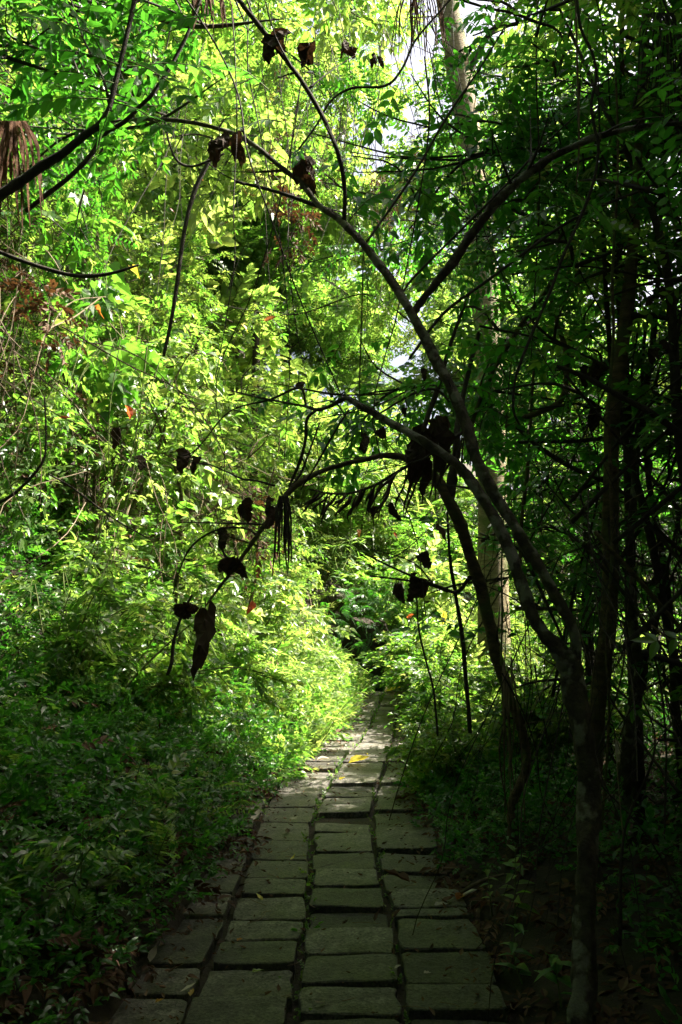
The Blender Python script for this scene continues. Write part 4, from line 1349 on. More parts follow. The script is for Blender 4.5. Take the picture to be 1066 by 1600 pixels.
T3 = traced("tall_trunk_tree", "tall ringed tree trunk leaning up into the canopy beyond the thicket", "tree", [
    ("trunk", [(778, 1180, 66, 8.2), (772, 1000, 58, 8.2), (770, 850, 54, 8.2), (768, 700, 52, 8.2), (764, 560, 50, 8.2), (757, 450, 50, 8.2), (748, 350, 50, 8.2), (738, 270, 48, 8.2), (728, 180, 47, 8.2), (716, 100, 46, 8.2), (702, 20, 44, 8.2), (690, -60, 42, 8.2), (670, -180, 36, 8.2)], 'bark_ring', 16, .04, None),
    ("limb", [(722, 140, 16, 8.2), (760, 60, 12, 8.1), (820, 0, 9, 8.0), (900, -60, 5, 7.9)], 'bark_dark', 7, .08, None),
])
for k in range(11):     # climbing stems and growth rings on the tall trunk
    f = (k + R.uniform(-.3, .3)) / 10
    py = 20 + f * 330
    xc = np.interp(py, [20, 100, 180, 270, 350], [702, 716, 728, 738, 748])
    c = at(xc, py, 8.2)
    a = np.linspace(0, R.uniform(3.5, 6.2), 12) + R.uniform(0, 6)
    r_ = 23.6 * 8.2 / F
    tilt = R.normal(0, .22)
    mb = MB(); tube(mb, np.stack([c[0] + r_ * np.cos(a), c[1] + r_ * np.sin(a), c[2] + tilt * r_ * np.cos(a + 2)], -1), .004 + .004 * R.random(), 5, n=24, rough=.2)
    mb.build("growth_ring", M['bark_ring'], T3, True)

traced("pale_trunk_tree", "straight mottled trunk standing right of the forked tree", "tree", [
    ("trunk", [(918, 1440, 34, 4.2), (922, 1330, 32, 4.2), (926, 1220, 32, 4.2), (932, 1117, 32, 4.2), (940, 1057, 30, 4.2), (951, 968, 30, 4.2), (954, 880, 29, 4.2), (954, 800, 29, 4.2), (958, 650, 28, 4.2), (968, 570, 27, 4.2), (978, 500, 26, 4.2), (988, 400, 22, 4.2), (994, 300, 18, 4.2), (1002, 150, 14, 4.2), (1010, 0, 10, 4.2), (1015, -120, 6, 4.2)], 'bark_moss', 10, .10, None),
    ("branch", [(980, 495, 14, 4.2), (1010, 492, 12, 4.15), (1040, 497, 9, 4.1), (1090, 510, 6, 4.0)], 'bark_dark', 7, .1, None),
    ("branch", [(996, 280, 9, 4.2), (1020, 230, 7, 4.2), (1066, 190, 5, 4.2)], 'bark_dark', 6, .1, None)])
traced("crooked_tree", "crooked thin trunk with a bulge standing deepest right in the thicket", "tree", [
    ("trunk", [(962, 1430, 26, 4.6), (970, 1300, 25, 4.6), (978, 1190, 25, 4.6), (990, 1110, 23, 4.6), (1002, 1045, 24, 4.6), (994, 1010, 20, 4.6), (986, 950, 18, 4.6), (984, 870, 16, 4.6), (990, 780, 14, 4.6), (1000, 660, 13, 4.6), (1020, 540, 11, 4.6), (1030, 400, 9, 4.6), (1036, 250, 7, 4.6), (1050, 80, 5, 4.6)], 'bark', 9, .14, None),
    ("branch", [(1004, 1040, 12, 4.6), (1022, 990, 9, 4.55), (1040, 900, 7, 4.5), (1062, 800, 5, 4.5)], 'bark_dark', 6, .1, None)])
traced("bamboo_pole", "thin straight pale pole rising beside the mottled trunk", "pole", [("pole", [(940, 1300, 5), (952, 1120, 5), (948, 1000, 6), (957, 860, 6), (954, 740, 7), (951, 640, 6), (959, 520, 6), (957, 430, 6), (966, 250, 5), (960, 60, 4)], 'bark_moss', 7, .03, 3.9)])

stems = [
    ("snaking dark vine looping down in front of the right limb", "dark_vine", [(900, -20, 5), (907, 42, 6), (925, 82, 6), (932, 120, 6), (924, 162, 6), (929, 200, 6), (935, 225, 6), (930, 274, 6), (910, 334, 6), (880, 400, 6), (862, 450, 6), (830, 525, 6), (807, 587, 5), (802, 637, 5), (812, 664, 4)], 'bark_dark', 2.9),
    ("straight pale vine hanging onto the right limb", "pale_vine", [(899, -40, 4), (902, 100, 4), (905, 225, 4), (900, 300, 2)], 'vine_pale', 3.1),
    ("long thin dark stem slanting up right below the big limb", "slanting_liana", [(640, 560, 5), (693, 490, 6), (760, 440, 6), (820, 395, 6), (883, 350, 6), (950, 318, 6), (1008, 295, 5), (1080, 262, 4)], 'bark_dark', 3.8),
    ("drooping dark stem ending over the sunlit left slope", "drooping_liana", [(345, 225, 9), (328, 250, 9), (302, 305, 9), (287, 370, 8), (276, 450, 8), (266, 510, 7), (256, 556, 6)], 'bark_dark', 4.6),
    ("curved twig hanging like a loop at upper left", "looped_twig", [(258, 190, 4), (265, 225, 4), (278, 252, 5), (300, 260, 5), (330, 250, 5), (350, 240, 4)], 'bark_dark', 4.5),
    ("long dark branch rising across the upper left corner", "dark_branch", [(40, 330, 9), (68, 308, 9), (110, 275, 9), (140, 245, 9), (165, 208, 9), (195, 190, 9), (220, 165, 8), (245, 138, 8), (290, 60, 7), (320, -20, 6)], 'bark_dark', 3.6),
    ("bare dark twig sagging at the left edge", "sagging_twig", [(-30, 380, 8), (10, 398, 8), (60, 416, 8), (120, 431, 8), (170, 428, 7), (217, 414, 4)], 'bark_dark', 3.4),
    ("dark branch slanting down in front of the mottled trunk", "fallen_branch", [(870, 572, 7), (905, 585, 9), (935, 600, 10), (962, 616, 11), (1012, 642, 12), (1066, 678, 13), (1110, 705, 13)], 'bark_dark', 3.9),
    ("pale branch bending sideways in the right thicket", "bent_branch", [(790, 668, 9), (815, 654, 10), (850, 642, 11), (872, 630, 11), (884, 605, 11), (885, 550, 10), (872, 510, 8), (862, 470, 6)], 'bark_moss', 4.6),
    ("level dark branch crossing behind the mottled trunk", "level_branch", [(800, 692, 5), (845, 690, 7), (885, 690, 7), (925, 687, 8), (1000, 681, 8), (1080, 676, 7)], 'bark_dark', 4.5),
    ("dark branch falling away right from the limbs", "falling_branch", [(790, 650, 7), (832, 690, 9), (862, 712, 9), (905, 736, 9), (945, 752, 8), (990, 780, 6)], 'bark_dark', 4.3),
    ("slanting mossy branch at the right edge", "slanting_branch", [(930, 830, 6), (951, 856, 9), (993, 900, 9), (1028, 942, 9), (1058, 975, 8), (1100, 1020, 7)], 'bark_moss', 3.7),
    ("leaning light stem crossing behind the two limbs", "leaning_liana", [(735, 680, 8), (743, 645, 8), (768, 585, 9), (813, 510, 9), (853, 455, 9), (890, 395, 7), (940, 310, 5)], 'bark_moss', 5.2),
    ("upright thin stem between limbs and mottled trunk", "upright_liana", [(812, 930, 6), (815, 820, 7), (824, 740, 7), (828, 680, 6), (834, 580, 5)], 'bark_moss', 4.9),
    ("short dark stem crossing behind the upper limb", "crossing_liana", [(663, 668, 9), (672, 642, 10), (682, 614, 10), (692, 580, 9), (710, 520, 7), (735, 455, 5)], 'bark_dark', 4.4),
    ("thin arched twig touching the upper limb", "arched_twig", [(580, 655, 3), (613, 634, 4), (644, 616, 5), (672, 608, 5), (689, 613, 5), (702, 628, 4)], 'bark_dark', 3.9),
    ("wavy thin vine swinging across the top centre", "wavy_vine", [(467, 233, 4), (495, 195, 4), (517, 158, 4), (549, 138, 5), (602, 134, 5), (628, 108, 5), (650, 62, 4), (690, 15, 4), (720, -20, 4)], 'bark_dark', 4.2),
    ("dark twig arching at the top right against the sky", "sky_twig", [(690, -10, 5), (760, 12, 5), (800, 20, 6), (840, 35, 6), (868, 45, 5), (885, 70, 4), (893, 92, 3)], 'bark_dark', 4.0),
    ("thin straight dark vine left of the tall trunk", "straight_vine", [(568, 380, 2.5), (566, 470, 3), (563, 560, 3), (561, 640, 3)], 'stem_green', 4.5),
    ("straight thread of vine right of the tall trunk", "thread_vine", [(840, -10, 3), (838, 120, 3), (843, 250, 3.5), (842, 340, 3), (836, 450, 3), (830, 560, 2)], 'bark_dark', 4.2),
    ("thin stem standing beside the bright gap", "slim_sapling", [(735, 1145, 8), (728, 1060, 8), (722, 990, 8), (712, 930, 7), (703, 870, 6), (699, 800, 4)], 'bark_dark', 5.6),
    ("curved green stem standing in the right kerb bushes", "curved_sapling", [(684, 1150, 4), (681, 1110, 4), (676, 1070, 4), (665, 1030, 4), (654, 980, 3.5), (651, 930, 3)], 'bark_dark', 5.0),
    ("sunlit string of vine hanging beside the arching tree", "sunlit_vine", [(783, 1040, 4), (784, 1000, 4), (785, 950, 4), (784, 900, 3.5), (785, 850, 3), (790, 760, 2)], 'stem_green', 4.1),
    ("thin brown stem leaning through the left slope", "leaning_twig", [(0, 785, 6), (30, 765, 6), (65, 725, 5), (72, 690, 4), (70, 620, 3)], 'bark_dark', 4.4),
    ("long thin twig falling right over the left slope", "trailing_twig", [(75, 740, 3), (110, 760, 4), (150, 790, 4), (185, 815, 3), (230, 840, 2)], 'bark_dark', 4.8),
    ("dark dead stem standing in the left undergrowth", "dead_sapling", [(262, 1055, 6), (268, 1035, 7), (272, 1000, 6), (285, 960, 5), (300, 930, 4)], 'bark_dark', 5.2),
    ("grey root lying by the litter heap", "grey_root", [(720, 1395, 6), (740, 1383, 7), (760, 1374, 6), (788, 1366, 4)], 'vine_pale', 4.05),
]
for lab, nm, rows, mat, Y in stems:
    traced(nm, lab, "vine" if "vine" in nm else "branch", [("stem", rows, mat, 7, .08, Y)])

tb = traced("leaning_branch", "thick brown branch curving up through the feathery leaves at upper left", "branch", [
    ("limb", [(-60, 350, 19), (-10, 312, 20), (30, 285, 19), (58, 265, 18), (100, 238, 16), (135, 210, 14), (158, 192, 12), (172, 165, 10), (182, 122, 10), (197, 62, 9), (212, -5, 9), (225, -60, 8)], 'bark_dark', 9, .1, 2.9),
    ("branch", [(172, 168, 7), (160, 120, 5), (130, 60, 4), (110, -5, 3)], 'bark_dark', 6, .1, 2.9)])

# ------------------------------------------------------------------ feathery leaves near the camera, leaflet by leaflet
def compound(root, p0, p1, n, lpx, Y0, Y1, mat, sag=8, w=.48):
    (x0, y0), (x1, y1) = p0, p1
    mb = MB()
    rows = [(x0, y0, 2.6, Y0), ((x0 + x1) / 2, (y0 + y1) / 2 - sag, 2.2, (Y0 + Y1) / 2), (x1, y1, 1.2, Y1)]
    pts = px_tube(mb, rows, 4)
    mb.build("leaf_stalk", M['stem_green'], root, True)
    C = spline(pts, 40)
    ax = norm(C[-1] - C[0])
    nrm = np.array([R.normal(0, .35), -0.75 + R.normal(0, .2), 0.8])
    nrm = norm(nrm - ax * np.dot(nrm, ax))
    side = np.cross(nrm, ax)
    me = leaf_mesh("leaflet", 1.0, w, mat, droop=.12, fold=.12)
    L = lpx * .5 * (Y0 + Y1) / F
    for i in range(n):
        f = .22 + .76 * i / max(1, n - 1)
        for sg in (-1, 1):
            if R.random() < .08: continue
            a = R.uniform(.85, 1.2)
            d = ax * math.cos(a) + side * sg * math.sin(a) + np.array([0, 0, -.25]) + R.normal(0, .08, 3)
            o = link("leaf", me, root)
            place_dir(o, C[int(f * 39)], d, nrm + R.normal(0, .2, 3), L * R.uniform(.8, 1.12))
    o = link("leaf", me, root)
    place_dir(o, C[-1], ax, nrm, L)


FRONDS = [((190, 75), (60, 30), 6, 40), ((185, 100), (52, 78), 6, 40), ((178, 130), (58, 112), 5, 42), ((170, 155), (35, 168), 6, 40), ((175, 110), (108, 8), 5, 38), ((205, 60), (305, 28), 6, 34),
          ((198, 105), (335, 108), 7, 34), ((195, 92), (290, 150), 6, 32), ((178, 160), (252, 198), 4, 36), ((172, 170), (150, 250), 4, 36), ((130, 60), (150, -20), 4, 36), ((130, 60), (40, -5), 5, 38), ((205, 25), (270, -15), 4, 34)]
fb = empty("feathery_branch", tuple(at(180, 120, 2.8)))
tag(fb, "spray of feathery green leaves in shade at the upper left corner", "branch")
fb.location = (0, 0, 0)
for p0, p1, n, l in FRONDS:
    y = R.uniform(2.5, 3.0)
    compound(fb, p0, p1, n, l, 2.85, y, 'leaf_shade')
fr = empty("leafy_twig")
tag(fr, "leafy green twig reaching in at the right edge above the big limb", "branch")
for p0, p1, n, l in [((1090, 120), (1030, 140), 3, 34), ((1095, 165), (1010, 205), 4, 42), ((1090, 60), (1040, 40), 4, 36), ((1090, 10), (1010, -5), 4, 36), ((1090, 230), (1030, 250), 4, 36)]:
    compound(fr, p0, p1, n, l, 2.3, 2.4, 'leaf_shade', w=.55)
fr = empty("leafy_twig")
tag(fr, "single bright leafy sprig in the dark at the lower right edge", "branch")
compound(fr, (1100, 1010), (1025, 1002), 3, 38, 2.4, 2.45, 'leaf', w=.4)
# feathery twigs that hang in the middle distance
GM = "feathery leaved twigs hanging over the path"
for k, (p0, p1, n, l, Y) in enumerate([((545, 345), (600, 300), 7, 24, 3.9), ((560, 300), (640, 330), 7, 22, 4.4), ((590, 270), (690, 290), 8, 20, 4.6), ((700, 430), (610, 470), 7, 22, 4.4), ((520, 400), (440, 440), 7, 22, 4.8),
        ((760, 380), (850, 330), 8, 22, 4.2), ((770, 420), (880, 420), 8, 22, 4.4), ((800, 470), (720, 520), 7, 22, 4.6), ((900, 300), (960, 380), 8, 22, 4.0), ((860, 130), (780, 170), 8, 22, 4.6), ((880, 110), (800, 90), 8, 22, 4.6),
        ((400, 120), (330, 170), 7, 24, 4.6), ((420, 140), (350, 100), 7, 24, 4.6), ((440, 190), (380, 200), 7, 24, 4.8), ((720, 600), (800, 640), 7, 20, 4.4), ((960, 420), (1040, 380), 8, 22, 3.9), ((950, 500), (890, 560), 7, 22, 4.2)]):
    r_ = empty("feathery_twig")
    tag(r_, f"feathery green twig {('left of the long limb', 'around the limb fork', 'before the tall trunk', 'near the right edge')[0 if p0[0] < 480 else 1 if p0[0] < 690 else 2 if p0[0] < 870 else 3]}, {'at the top' if p0[1] < 200 else 'in the upper part' if p0[1] < 345 else 'at mid height' if p0[1] < 425 else 'lower down'}{', pointing right' if p1[0] > p0[0] else ', pointing left'}", "twig", GM)
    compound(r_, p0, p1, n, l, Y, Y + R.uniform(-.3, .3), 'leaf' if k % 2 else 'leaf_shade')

# ------------------------------------------------------------------ dead leaves hanging and caught in the twigs
def crumpled(L, W, rng, curl=2.4, hang=True):
    """a big dead leaf curled lengthwise and torn, hanging along -z"""
    nu, nv = 11, 7
    V = np.zeros((nu, nv, 3))
    env = lambda s: math.sin(math.pi * min(1, .12 + .85 * s)) ** .6 * (1 - .25 * s)
    for i in range(nu):
        s = i / (nu - 1)
        c = curl * (0.7 + .5 * math.sin(3 * s + 1)) * rng.uniform(.85, 1.15)
        w = W * env(s) * rng.uniform(.8, 1.15)
        for j in range(nv):
            q = (j / (nv - 1) - .5)
            a = q * c
            r = w / max(c, .2)
            V[i, j] = [r * math.sin(a) + .12 * W * math.sin(4 * s + q), r * (1 - math.cos(a)) + .1 * W * math.cos(5 * s), -L * s + rng.normal(0, .012 * L) - abs(q) * .1 * L * rng.random()]
    V += rng.normal(0, .045 * W, V.shape)
    V[0] *= .4; V[-1, :, :2] *= .5; V[:, 0, 2] += rng.normal(0, .05 * L, nu); V[:, -1, 2] += rng.normal(0, .05 * L, nu)
    i, j = np.meshgrid(np.arange(nu - 1), np.arange(nv - 1), indexing='ij')
    F4 = np.stack([i * nv + j, i * nv + j + 1, (i + 1) * nv + j + 1, (i + 1) * nv + j], -1).reshape(-1, 4)
    return V.reshape(-1, 3), F4


def dead_leaf(px, py, h, w, Y, label, n=1, mat='leaf_black', cat="dead leaf", name="dead_leaf", tilt=0.25):
    """n curled pieces hanging from pixel (px, py); h, w the size in photograph pixels"""
    root = empty(name)
    tag(root, label, cat)
    P = at(px, py, Y)
    root.location = P
    for k in range(n):
        V, F4 = crumpled(h * Y / F * R.uniform(.65, 1.0) * (1 if n < 3 else .8), w * Y / F * R.uniform(.7, 1.0) * (1.5 if h > 100 else 1.1 if n < 3 else .65), R, R.uniform(.9, 2.2))
        o = MB().add(V, None, F4).build("curled_leaf", M[mat], root)
        o.rotation_euler = (R.normal(0, tilt), R.normal(0, tilt), R.uniform(-.9, .9) + (math.pi if R.random() < .5 else 0))
        o.location = (R.normal(0, .32 * w * Y / F) if n > 1 else 0, R.normal(0, .01), R.uniform(-.4, .08) * h * Y / F if n > 1 else 0)
    mb = MB(); tube(mb, [np.array([0, 0, .05]), np.array([.004, 0, .02]), np.array([0, 0, -.02])], [.0025, .0025, .002], 4)
    mb.build("leaf_stalk", M['bark_dark'], root)


for a in [
    (424, 34, 60, 44, 3.48, "black curled dead leaf caught on the branch near the top centre", 2),
    (492, 62, 58, 36, 3.6, "dark folded dead leaf hanging right of the top branch", 2),
    (545, 66, 38, 30, 3.9, "ragged clump of dead leaves beside the hanging roots at the top", 4),
    (592, 80, 30, 22, 3.9, "smaller ragged dead leaf clump left of the tall trunk", 3),
    (365, 208, 66, 38, 3.8, "square black dead leaf hanging under the long limb", 2),
    (342, 215, 60, 26, 3.8, "narrow brown dead leaf beside the square black leaf", 2),
    (460, 236, 70, 40, 3.7, "large dark dead leaf draped behind the bend of the limb", 2),
    (408, 140 + 700 - 60, 52, 40, 4.15, "bat shaped dead leaf clump halfway down the arching tip", 3),
    (378, 786, 36, 22, 4.15, "upright black leaf scrap beside the bat shaped clump", 1),
    (345, 826, 42, 22, 4.18, "small black leaf rag dangling from the curved twig", 2),
    (366, 872, 36, 34, 4.18, "crumpled black leaf knot on the lower arching tip", 2),
    (314, 938, 34, 36, 4.18, "crumpled leaf knot above the long hanging dead leaf", 2),
    (320, 950, 138, 36, 4.18, "very long black dead leaf hanging low over the left undergrowth", 1),
    (288, 700, 40, 32, 4.6, "round dark dead leaf hanging against the sunlit slope", 2),
    (222, 712, 36, 22, 4.6, "faint brown dead leaf left of the round dark leaf", 1),
    (182, 668, 44, 24, 4.6, "narrow dark dead leaf hanging in the left slope", 1),
    (648, 892, 54, 44, 4.2, "black tattered leaf cluster above the bright gap in the path", 4),
    (664, 862, 30, 24, 4.2, "small black leaf just above the tattered cluster", 1),
    (610, 785, 36, 20, 4.1, "ragged dark leaf strip hanging under the dead frond", 1),
    (584, 790, 24, 22, 4.1, "little black leaf beside the ragged strip", 1),
    (564, 676, 40, 34, 4.0, "dark clump of leaves left of the dead frond", 3),
    (596, 670, 26, 20, 4.0, "small dark leaf between clump and dead frond", 1),
    (660, 574, 24, 15, 3.9, "tiny dark leaf dangling in the bright gap above the limb", 1),
    (634, 638, 20, 14, 3.9, "tiny round dark leaf under the arched twig", 1),
    (466, 595, 24, 22, 3.85, "black leaf curl at the left tip of the lower limb", 1),
    (672, 645, 90, 70, 3.9, "big black mass of dead leaves stuck on the fork above the dead frond", 5),
    (648, 685, 80, 55, 3.95, "black leaf mass sagging below the fork", 4),
    (868, 92, 32, 12, 3.6, "small pod like dark leaf at the upper right", 1),
    (972, 96, 34, 14, 3.6, "dark oval dead leaf hanging at the top right", 1),
    (920, 560, 50, 40, 4.4, "dark leaf clump caught left of the mottled trunk", 4),
    (935, 630, 50, 36, 4.4, "lower dark leaf clump behind the slanting branch", 3),
    (1045, 450, 44, 36, 3.9, "dark dead leaf bunch hanging at the right edge", 3),
    (1030, 530, 44, 30, 4.0, "smaller dark leaf bunch under the right edge branch", 3),
]:
    dead_leaf(*a)
dead_leaf(684, 818, 44, 20, 4.6, "rust brown dead leaf lying slantwise left of the arching tree", 1, 'leaf_dry', tilt=.9)
dead_leaf(960, 1155, 40, 18, 3.9, "bleached ragged leaf catching light in the right thicket", 1, 'leaf_bleached')


def strands(px, py, wpx, hpx, n, Y, mat, name, label, cat, width=3.2, part="strand"):
    root = empty(name)
    tag(root, label, cat)
    for k in range(n):
        x0 = px + R.uniform(-.5, .5) * wpx
        h = hpx * R.uniform(.45, 1.0)
        x1 = x0 + R.normal(0, .08 * wpx) + (x0 - px) * .25
        mb = MB()
        y = Y + R.normal(0, .05)
        px_tube(mb, [(px + (x0 - px) * .5, py, width, y), (x0, py + h * .3, width, y), ((x0 + x1) / 2 + R.normal(0, 1.5), py + h * .65, width * .9, y), (x1, py + h, width * .4, y)], 4, .15)
        mb.build(part, M[mat], root)
    return root


strands(443, 775, 26, 135, 13, 4.15, 'bark_dark', "hanging_fibres", "bundle of black stringy fibres hanging from the arching tip", "fibres", 4.5)
strands(655, -25, 70, 130, 30, 4.3, 'fibre', "hanging_roots", "brown curtain of fine roots hanging left of the tall trunk", "roots", 2.5)
strands(20, 190, 80, 170, 34, 3.2, 'fibre', "dead_thatch", "rusty brown thatch of dead fronds hanging at the left edge", "dead frond", 6)
strands(330, -20, 60, 80, 22, 3.7, 'fibre', "dead_thatch", "small brown tuft of dead fronds hanging at the top edge", "dead frond", 4)
strands(1035, 20, 70, 180, 20, 3.9, 'bark_dark', "dark_roots", "dark dangling rootlets in the top right corner", "roots", 3)

# the dead palm frond caught under the limbs
df = empty("dead_frond")
tag(df, "dead palm frond with long dark hanging leaflets caught under the limbs", "dead frond")
mb = MB()
px_tube(mb, [(735, 668, 7, 4.0), (700, 690, 8, 4.0), (660, 715, 7, 4.0), (620, 738, 6, 4.0), (588, 757, 5, 4.02), (550, 770, 5, 4.05), (515, 771, 4, 4.08), (482, 764, 3, 4.1)], 6, .1)
mb.build("midrib", M['bark_dark'], df, True)
for k in range(44):
    f = k / 43
    px = 735 - f * 240
    py = np.interp(-px, [-735, -700, -660, -620, -588, -550, -515, -482], [668, 690, 715, 738, 757, 770, 771, 764])
    if R.random() < .1: continue
    px += R.normal(0, 2)
    ln = (95 if px > 600 else 60) * R.uniform(.45, 1.15) * (1 - .35 * f)
    sl = -ln * R.normal(.12, .16) - (18 * f)
    y = 4.0 + R.normal(0, .06)
    mb = MB()
    px_tube(mb, [(px, py, 2, 4.0), (px + sl * R.uniform(.1, .6), py + ln * .4, R.uniform(3.5, 6.5), y), (px + sl * R.uniform(.6, 1.1), py + ln * .75, 4, y), (px + sl, py + ln, 1.2, y)], 4)
    mb.build("leaflet", M['leaf_black'], df)

# ------------------------------------------------------------------ coloured and big leaves on the slope
def slope_leaf(px, py, size, Y, mat, label, name="coloured_leaf"):
    V, Fc = leaf_tpl(.85 * size * Y / F, .85 * size * R.uniform(.3, .6) * Y / F, 'fold', R.uniform(.1, .7), R.uniform(.1, .7))
    V = V + R.normal(0, .035 * size * Y / F, V.shape)
    o = MB().add(V, Fc, None, R.uniform(.3, .7)).build(name, M[mat])
    place_dir(o, at(px, py, Y), np.array([R.normal(.5, .6), R.normal(-.3, .3), R.normal(-.4, .5)]), np.array([.5 + R.normal(0, .5), -.7, R.normal(.5, .5)]), 1)
    tag(o, label, "leaf")


for a in [(150, 478, 34, 5.2, 'leaf_orange', "orange leaf glowing high on the left slope"), (196, 634, 36, 5.0, 'leaf_red', "red orange leaf lying flat on the left slope"), (222, 636, 24, 5.0, 'leaf_orange', "small orange leaf beside the red orange leaf"),
          (94, 652, 26, 5.0, 'leaf_red', "dull red leaf at the left side of the slope"), (378, 505, 30, 6.0, 'leaf_yellow', "yellow orange leaf in the middle of the slope"), (412, 500, 28, 6.0, 'leaf_orange', "amber leaf right of the yellow orange leaf"),
          (318, 282, 22, 5.5, 'leaf_red', "small red leaf under the square black leaf"), (204, 420, 40, 5.2, 'leaf_yellow', "long yellow leaf hanging beside the sagging twig"), (265, 325, 16, 5.5, 'leaf_red', "tiny red leaf left of the drooping stem"),
          (655, 285, 34, 7.0, 'leaf_orange', "orange leaf against the bright sky gap"), (615, 832, 22, 6.5, 'leaf_red', "red leaf in the bright leaves over the path end"), (560, 828, 20, 6.5, 'leaf_orange', "orange leaf left of the red leaf over the path end"),
          (395, 940, 30, 6.5, 'leaf_red', "red dead leaf in the sunlit bank"), (636, 965, 18, 9.5, 'leaf_red', "small red leaf near the end of the path"), (692, 955, 30, 8.5, 'leaf_yellow', "yellow leaf hanging beside the tall trunk"), (210, 640, 20, 4.9, 'leaf_orange', "tiny orange leaf touching the red orange leaf")]:
    slope_leaf(a[0], a[1], a[2] * .8, *a[3:])

# ------------------------------------------------------------------ leaves fallen on the path
def fallen(px, py, size, mat, label, curl=.35, rz=None, z=.034):
    P = ground(px, py, z)
    L = size * P[1] / F
    V, Fc = leaf_tpl(L, L * R.uniform(.4, .6), 'fold', -curl * .5, .35, lobed=R.random() < .3)
    V[:, 2] += R.normal(0, .02 * L, len(V)); V[:, 2] -= V[:, 2].min()
    o = MB().add(V, Fc, None, R.uniform(.3, .8)).build("fallen_leaf", M[mat])
    a = R.uniform(0, 6.28) if rz is None else rz
    o.location = (P[0] - .5 * L * math.cos(a), P[1] - .5 * L * math.sin(a), P[2])
    o.rotation_euler = (R.normal(0, .12), R.normal(0, .12), a)
    tag(o, label, "fallen leaf")


for a in [
    (562, 1192, 34, 'leaf_yellow', "yellow fallen leaf on the middle stones", .2, .1), (618, 1376, 44, 'leaf_dry', "large brown fallen leaf on the right column of stones", .4, 2.9), (402, 1280, 34, 'leaf_bleached', "bleached curled leaf at the left edge of the path", .8, 1.2),
    (240, 1497, 26, 'leaf_bleached', "pale leaf in the undergrowth edge at lower left", .6, 1.4), (300, 1552, 18, 'leaf_orange', "small orange leaf in the left joint of the path", .3, 1.5), (250, 1566, 14, 'leaf_orange', "tiny orange leaf on the far left stones", .3, .2),
    (138, 1588, 36, 'leaf_orange', "long orange leaf at the bottom left corner", .4, -.3), (302, 1525, 20, 'leaf_dry', "grey brown leaf on the left stones", .2, 0), (403, 1517, 18, 'leaf', "small green leaf on the left middle stones", .3, .3),
    (622, 1080, 46, 'leaf_yellow', "yellow leaf lying where the path ends", .4, .4), (541, 1443, 12, 'leaf_black', "little dark leaf on a sunlit stone", .8, .4), (567, 1100, 14, 'leaf_bleached', "pale leaf far up the left stones", .3, .3),
    (558, 1104, 16, 'leaf_bleached', "pale straight leaf on the far left stones", .2, .05), (570, 1085, 12, 'leaf_yellow', "tiny yellow leaf near the path end", .3, .2), (522, 1174, 22, 'leaf_bleached', "whitish leaf scraps by the moss joint", .3, .1),
    (505, 1188, 20, 'leaf_bleached', "pale scrap at the left path edge beyond the curled leaf", .2, 0), (531, 1146, 22, 'leaf_dry', "pinkish brown leaf at the left edge far up the path", .5, .8), (630, 1250, 28, 'leaf_dry', "brown leaf on the right stones under the bushes", .3, .1),
    (622, 1512, 12, 'leaf_bleached', "thin pale scrap on the right stones", .2, .5), (704, 1517, 16, 'leaf_dry', "grey leaf on the lower right stones", .2, 0), (668, 1520, 12, 'leaf_bleached', "tiny bleached leaf near the lower right joint", .2, .3), (375, 1468, 12, 'leaf_orange', "tiny amber leaf near the left joint", .3, .9),
    (720, 1402, 26, 'leaf_orange', "orange leaf glowing in the litter heap", .6, .9), (735, 1400, 24, 'leaf_bleached', "bleached leaf in the litter heap", .5, .2), (700, 1408, 24, 'leaf_dry', "brown leaf at the near side of the litter heap", .6, .5),
    (752, 1404, 28, 'leaf_dry', "curled brown leaf at the right of the litter heap", .8, 1.2), (780, 1410, 26, 'leaf_dry', "rusty leaf standing beside the lower right seedling", .8, 1.4), (690, 1415, 22, 'leaf_bleached', "pale broken leaf beside the litter heap", .4, 0), (620, 1432, 20, 'leaf_dry', "torn leaf on the right joint", .7, .6),
]:
    fallen(*a)

# ------------------------------------------------------------------ single plants of the foreground
def seedling(px, py, hpx, n, lpx, mat, label, name="seedling", Y=None, w=.42, arch=.4):
    P = ground(px, py, 0.0)
    P[2] = H(P[0], P[1])
    sc = P[1] / F
    root = empty(name)
    tag(root, label, "plant")
    h = hpx * sc
    top = P + np.array([R.normal(0, .15) * h, R.normal(0, .1) * h, h])
    mb = MB()
    C = tube(mb, [P - [0, 0, .03], (P + top) / 2 + R.normal(0, .06 * h, 3), top], [.004, .003, .0018], 5, n=20)
    mb.build("stem", M['stem_green'], root, True)
    me = leaf_mesh("plant_leaf", 1.0, w, mat, droop=.35, fold=.15)
    for k in range(n):
        f = .25 + .75 * (k + .5) / n
        a = k * 2.4 + R.uniform(-.4, .4)
        d = np.array([math.cos(a), math.sin(a), R.uniform(.0, .6)])
        o = link("leaf", me, root)
        place_dir(o, C[int(f * 19)], d, np.array([0, 0, 1.]) + R.normal(0, .2, 3), lpx * sc * R.uniform(.7, 1.15) * (1.15 - .4 * f))


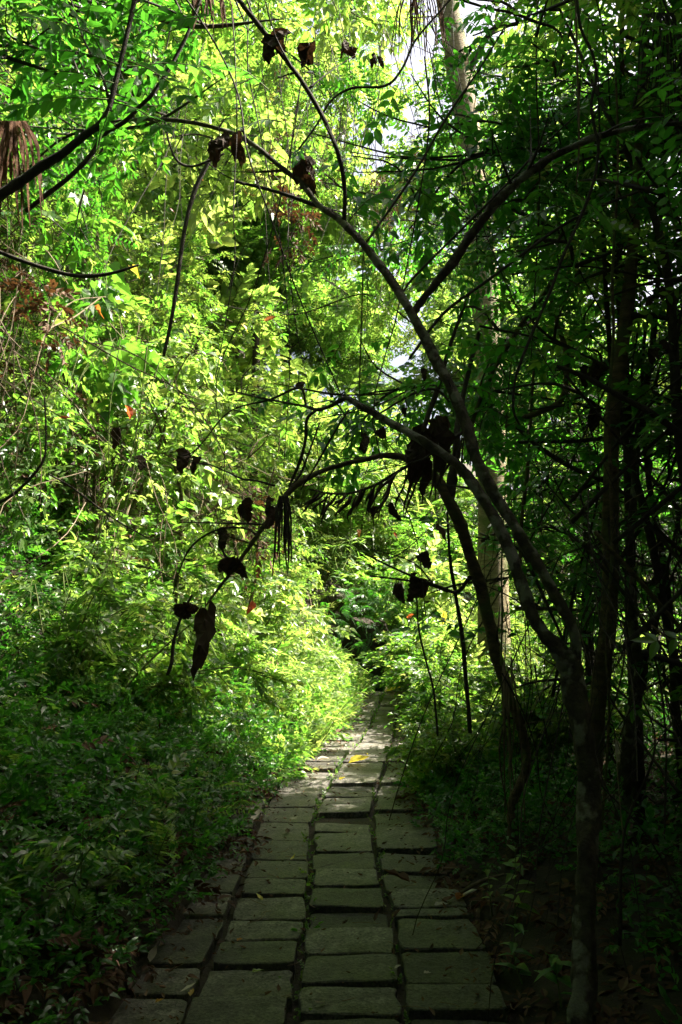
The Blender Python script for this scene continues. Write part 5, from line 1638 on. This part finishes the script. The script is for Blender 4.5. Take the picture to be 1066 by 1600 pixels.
seedling(805, 1470, 118, 16, 34, 'leaf', "leafy green seedling catching light beside the litter heap")
seedling(770, 1440, 70, 8, 24, 'leaf', "small seedling left of the lit seedling")
seedling(820, 1540, 90, 12, 34, 'leaf_dark', "dark seedling at the lower right below the lit seedling")
seedling(880, 1600, 70, 8, 52, 'leaf_dark', "broad leaved dark plant at the bottom right")
seedling(150, 1490, 70, 7, 62, 'leaf', "long leaved pale green plant in the lower left undergrowth", w=.22)
seedling(70, 1580, 80, 12, 40, 'leaf', "bright lobed weed at the bottom left corner", w=.6)
seedling(30, 1330, 60, 8, 46, 'leaf', "pale sprouting plant at the left edge")
seedling(420, 1085, 120, 9, 26, 'leaf', "leafy sapling twig standing in front of the sunlit bank", w=.5)
seedling(470, 1130, 80, 7, 20, 'leaf_dark', "small shaded sprig before the sunlit bank", w=.5)
seedling(690, 1160, 130, 14, 32, 'leaf', "bamboo like seedling with long leaves right of the path end", w=.2)
seedling(1010, 1540, 120, 12, 40, 'leaf_dark', "dim leafy plant at the lower right edge")
GP = "small leafy plants standing out of the left undergrowth"
for k in range(46):
    y = R.uniform(2.6, 7)
    x = float(path_x(y)) - float(edge_l(y)) - .1 - R.random() * 1.7
    r_ = empty("undergrowth_plant", (x, y, float(H(x, y))))
    tag(r_, ["leafy little", "small leaved", "oval leaved"][k % 3] + " plant in the left undergrowth, " + ("by the path edge" if x > path_x(y) - edge_l(y) - .6 else "a step up the slope" if x > path_x(y) - edge_l(y) - 1.2 else "well up the slope") + (", nearest" if y < 3.6 else ", near" if y < 4.8 else ", farther" if y < 6 else ", farthest"), "plant", GP)
    h = R.uniform(.35, .75)
    mb = MB()
    C = tube(mb, [np.zeros(3), np.array([R.normal(0, .05), R.normal(0, .05), h * .5]), np.array([.12 + R.normal(0, .1), R.normal(-.05, .1), h])], [.004, .003, .0015], 4, n=16)
    mb.build("stem", M['stem_green'], r_)
    lf = MB()
    m = 9
    idx = R.integers(5, 16, m)
    add_sprays(lf, None, ['small', 'small', 'simple'][k % 3], C[idx], rdir(R, m, -.2, .5), np.array([0, 0, 1.]) + R.normal(0, .2, (m, 3)), R.uniform(.45, .8, m), R)
    lf.build("foliage", M['leaf'], r_)
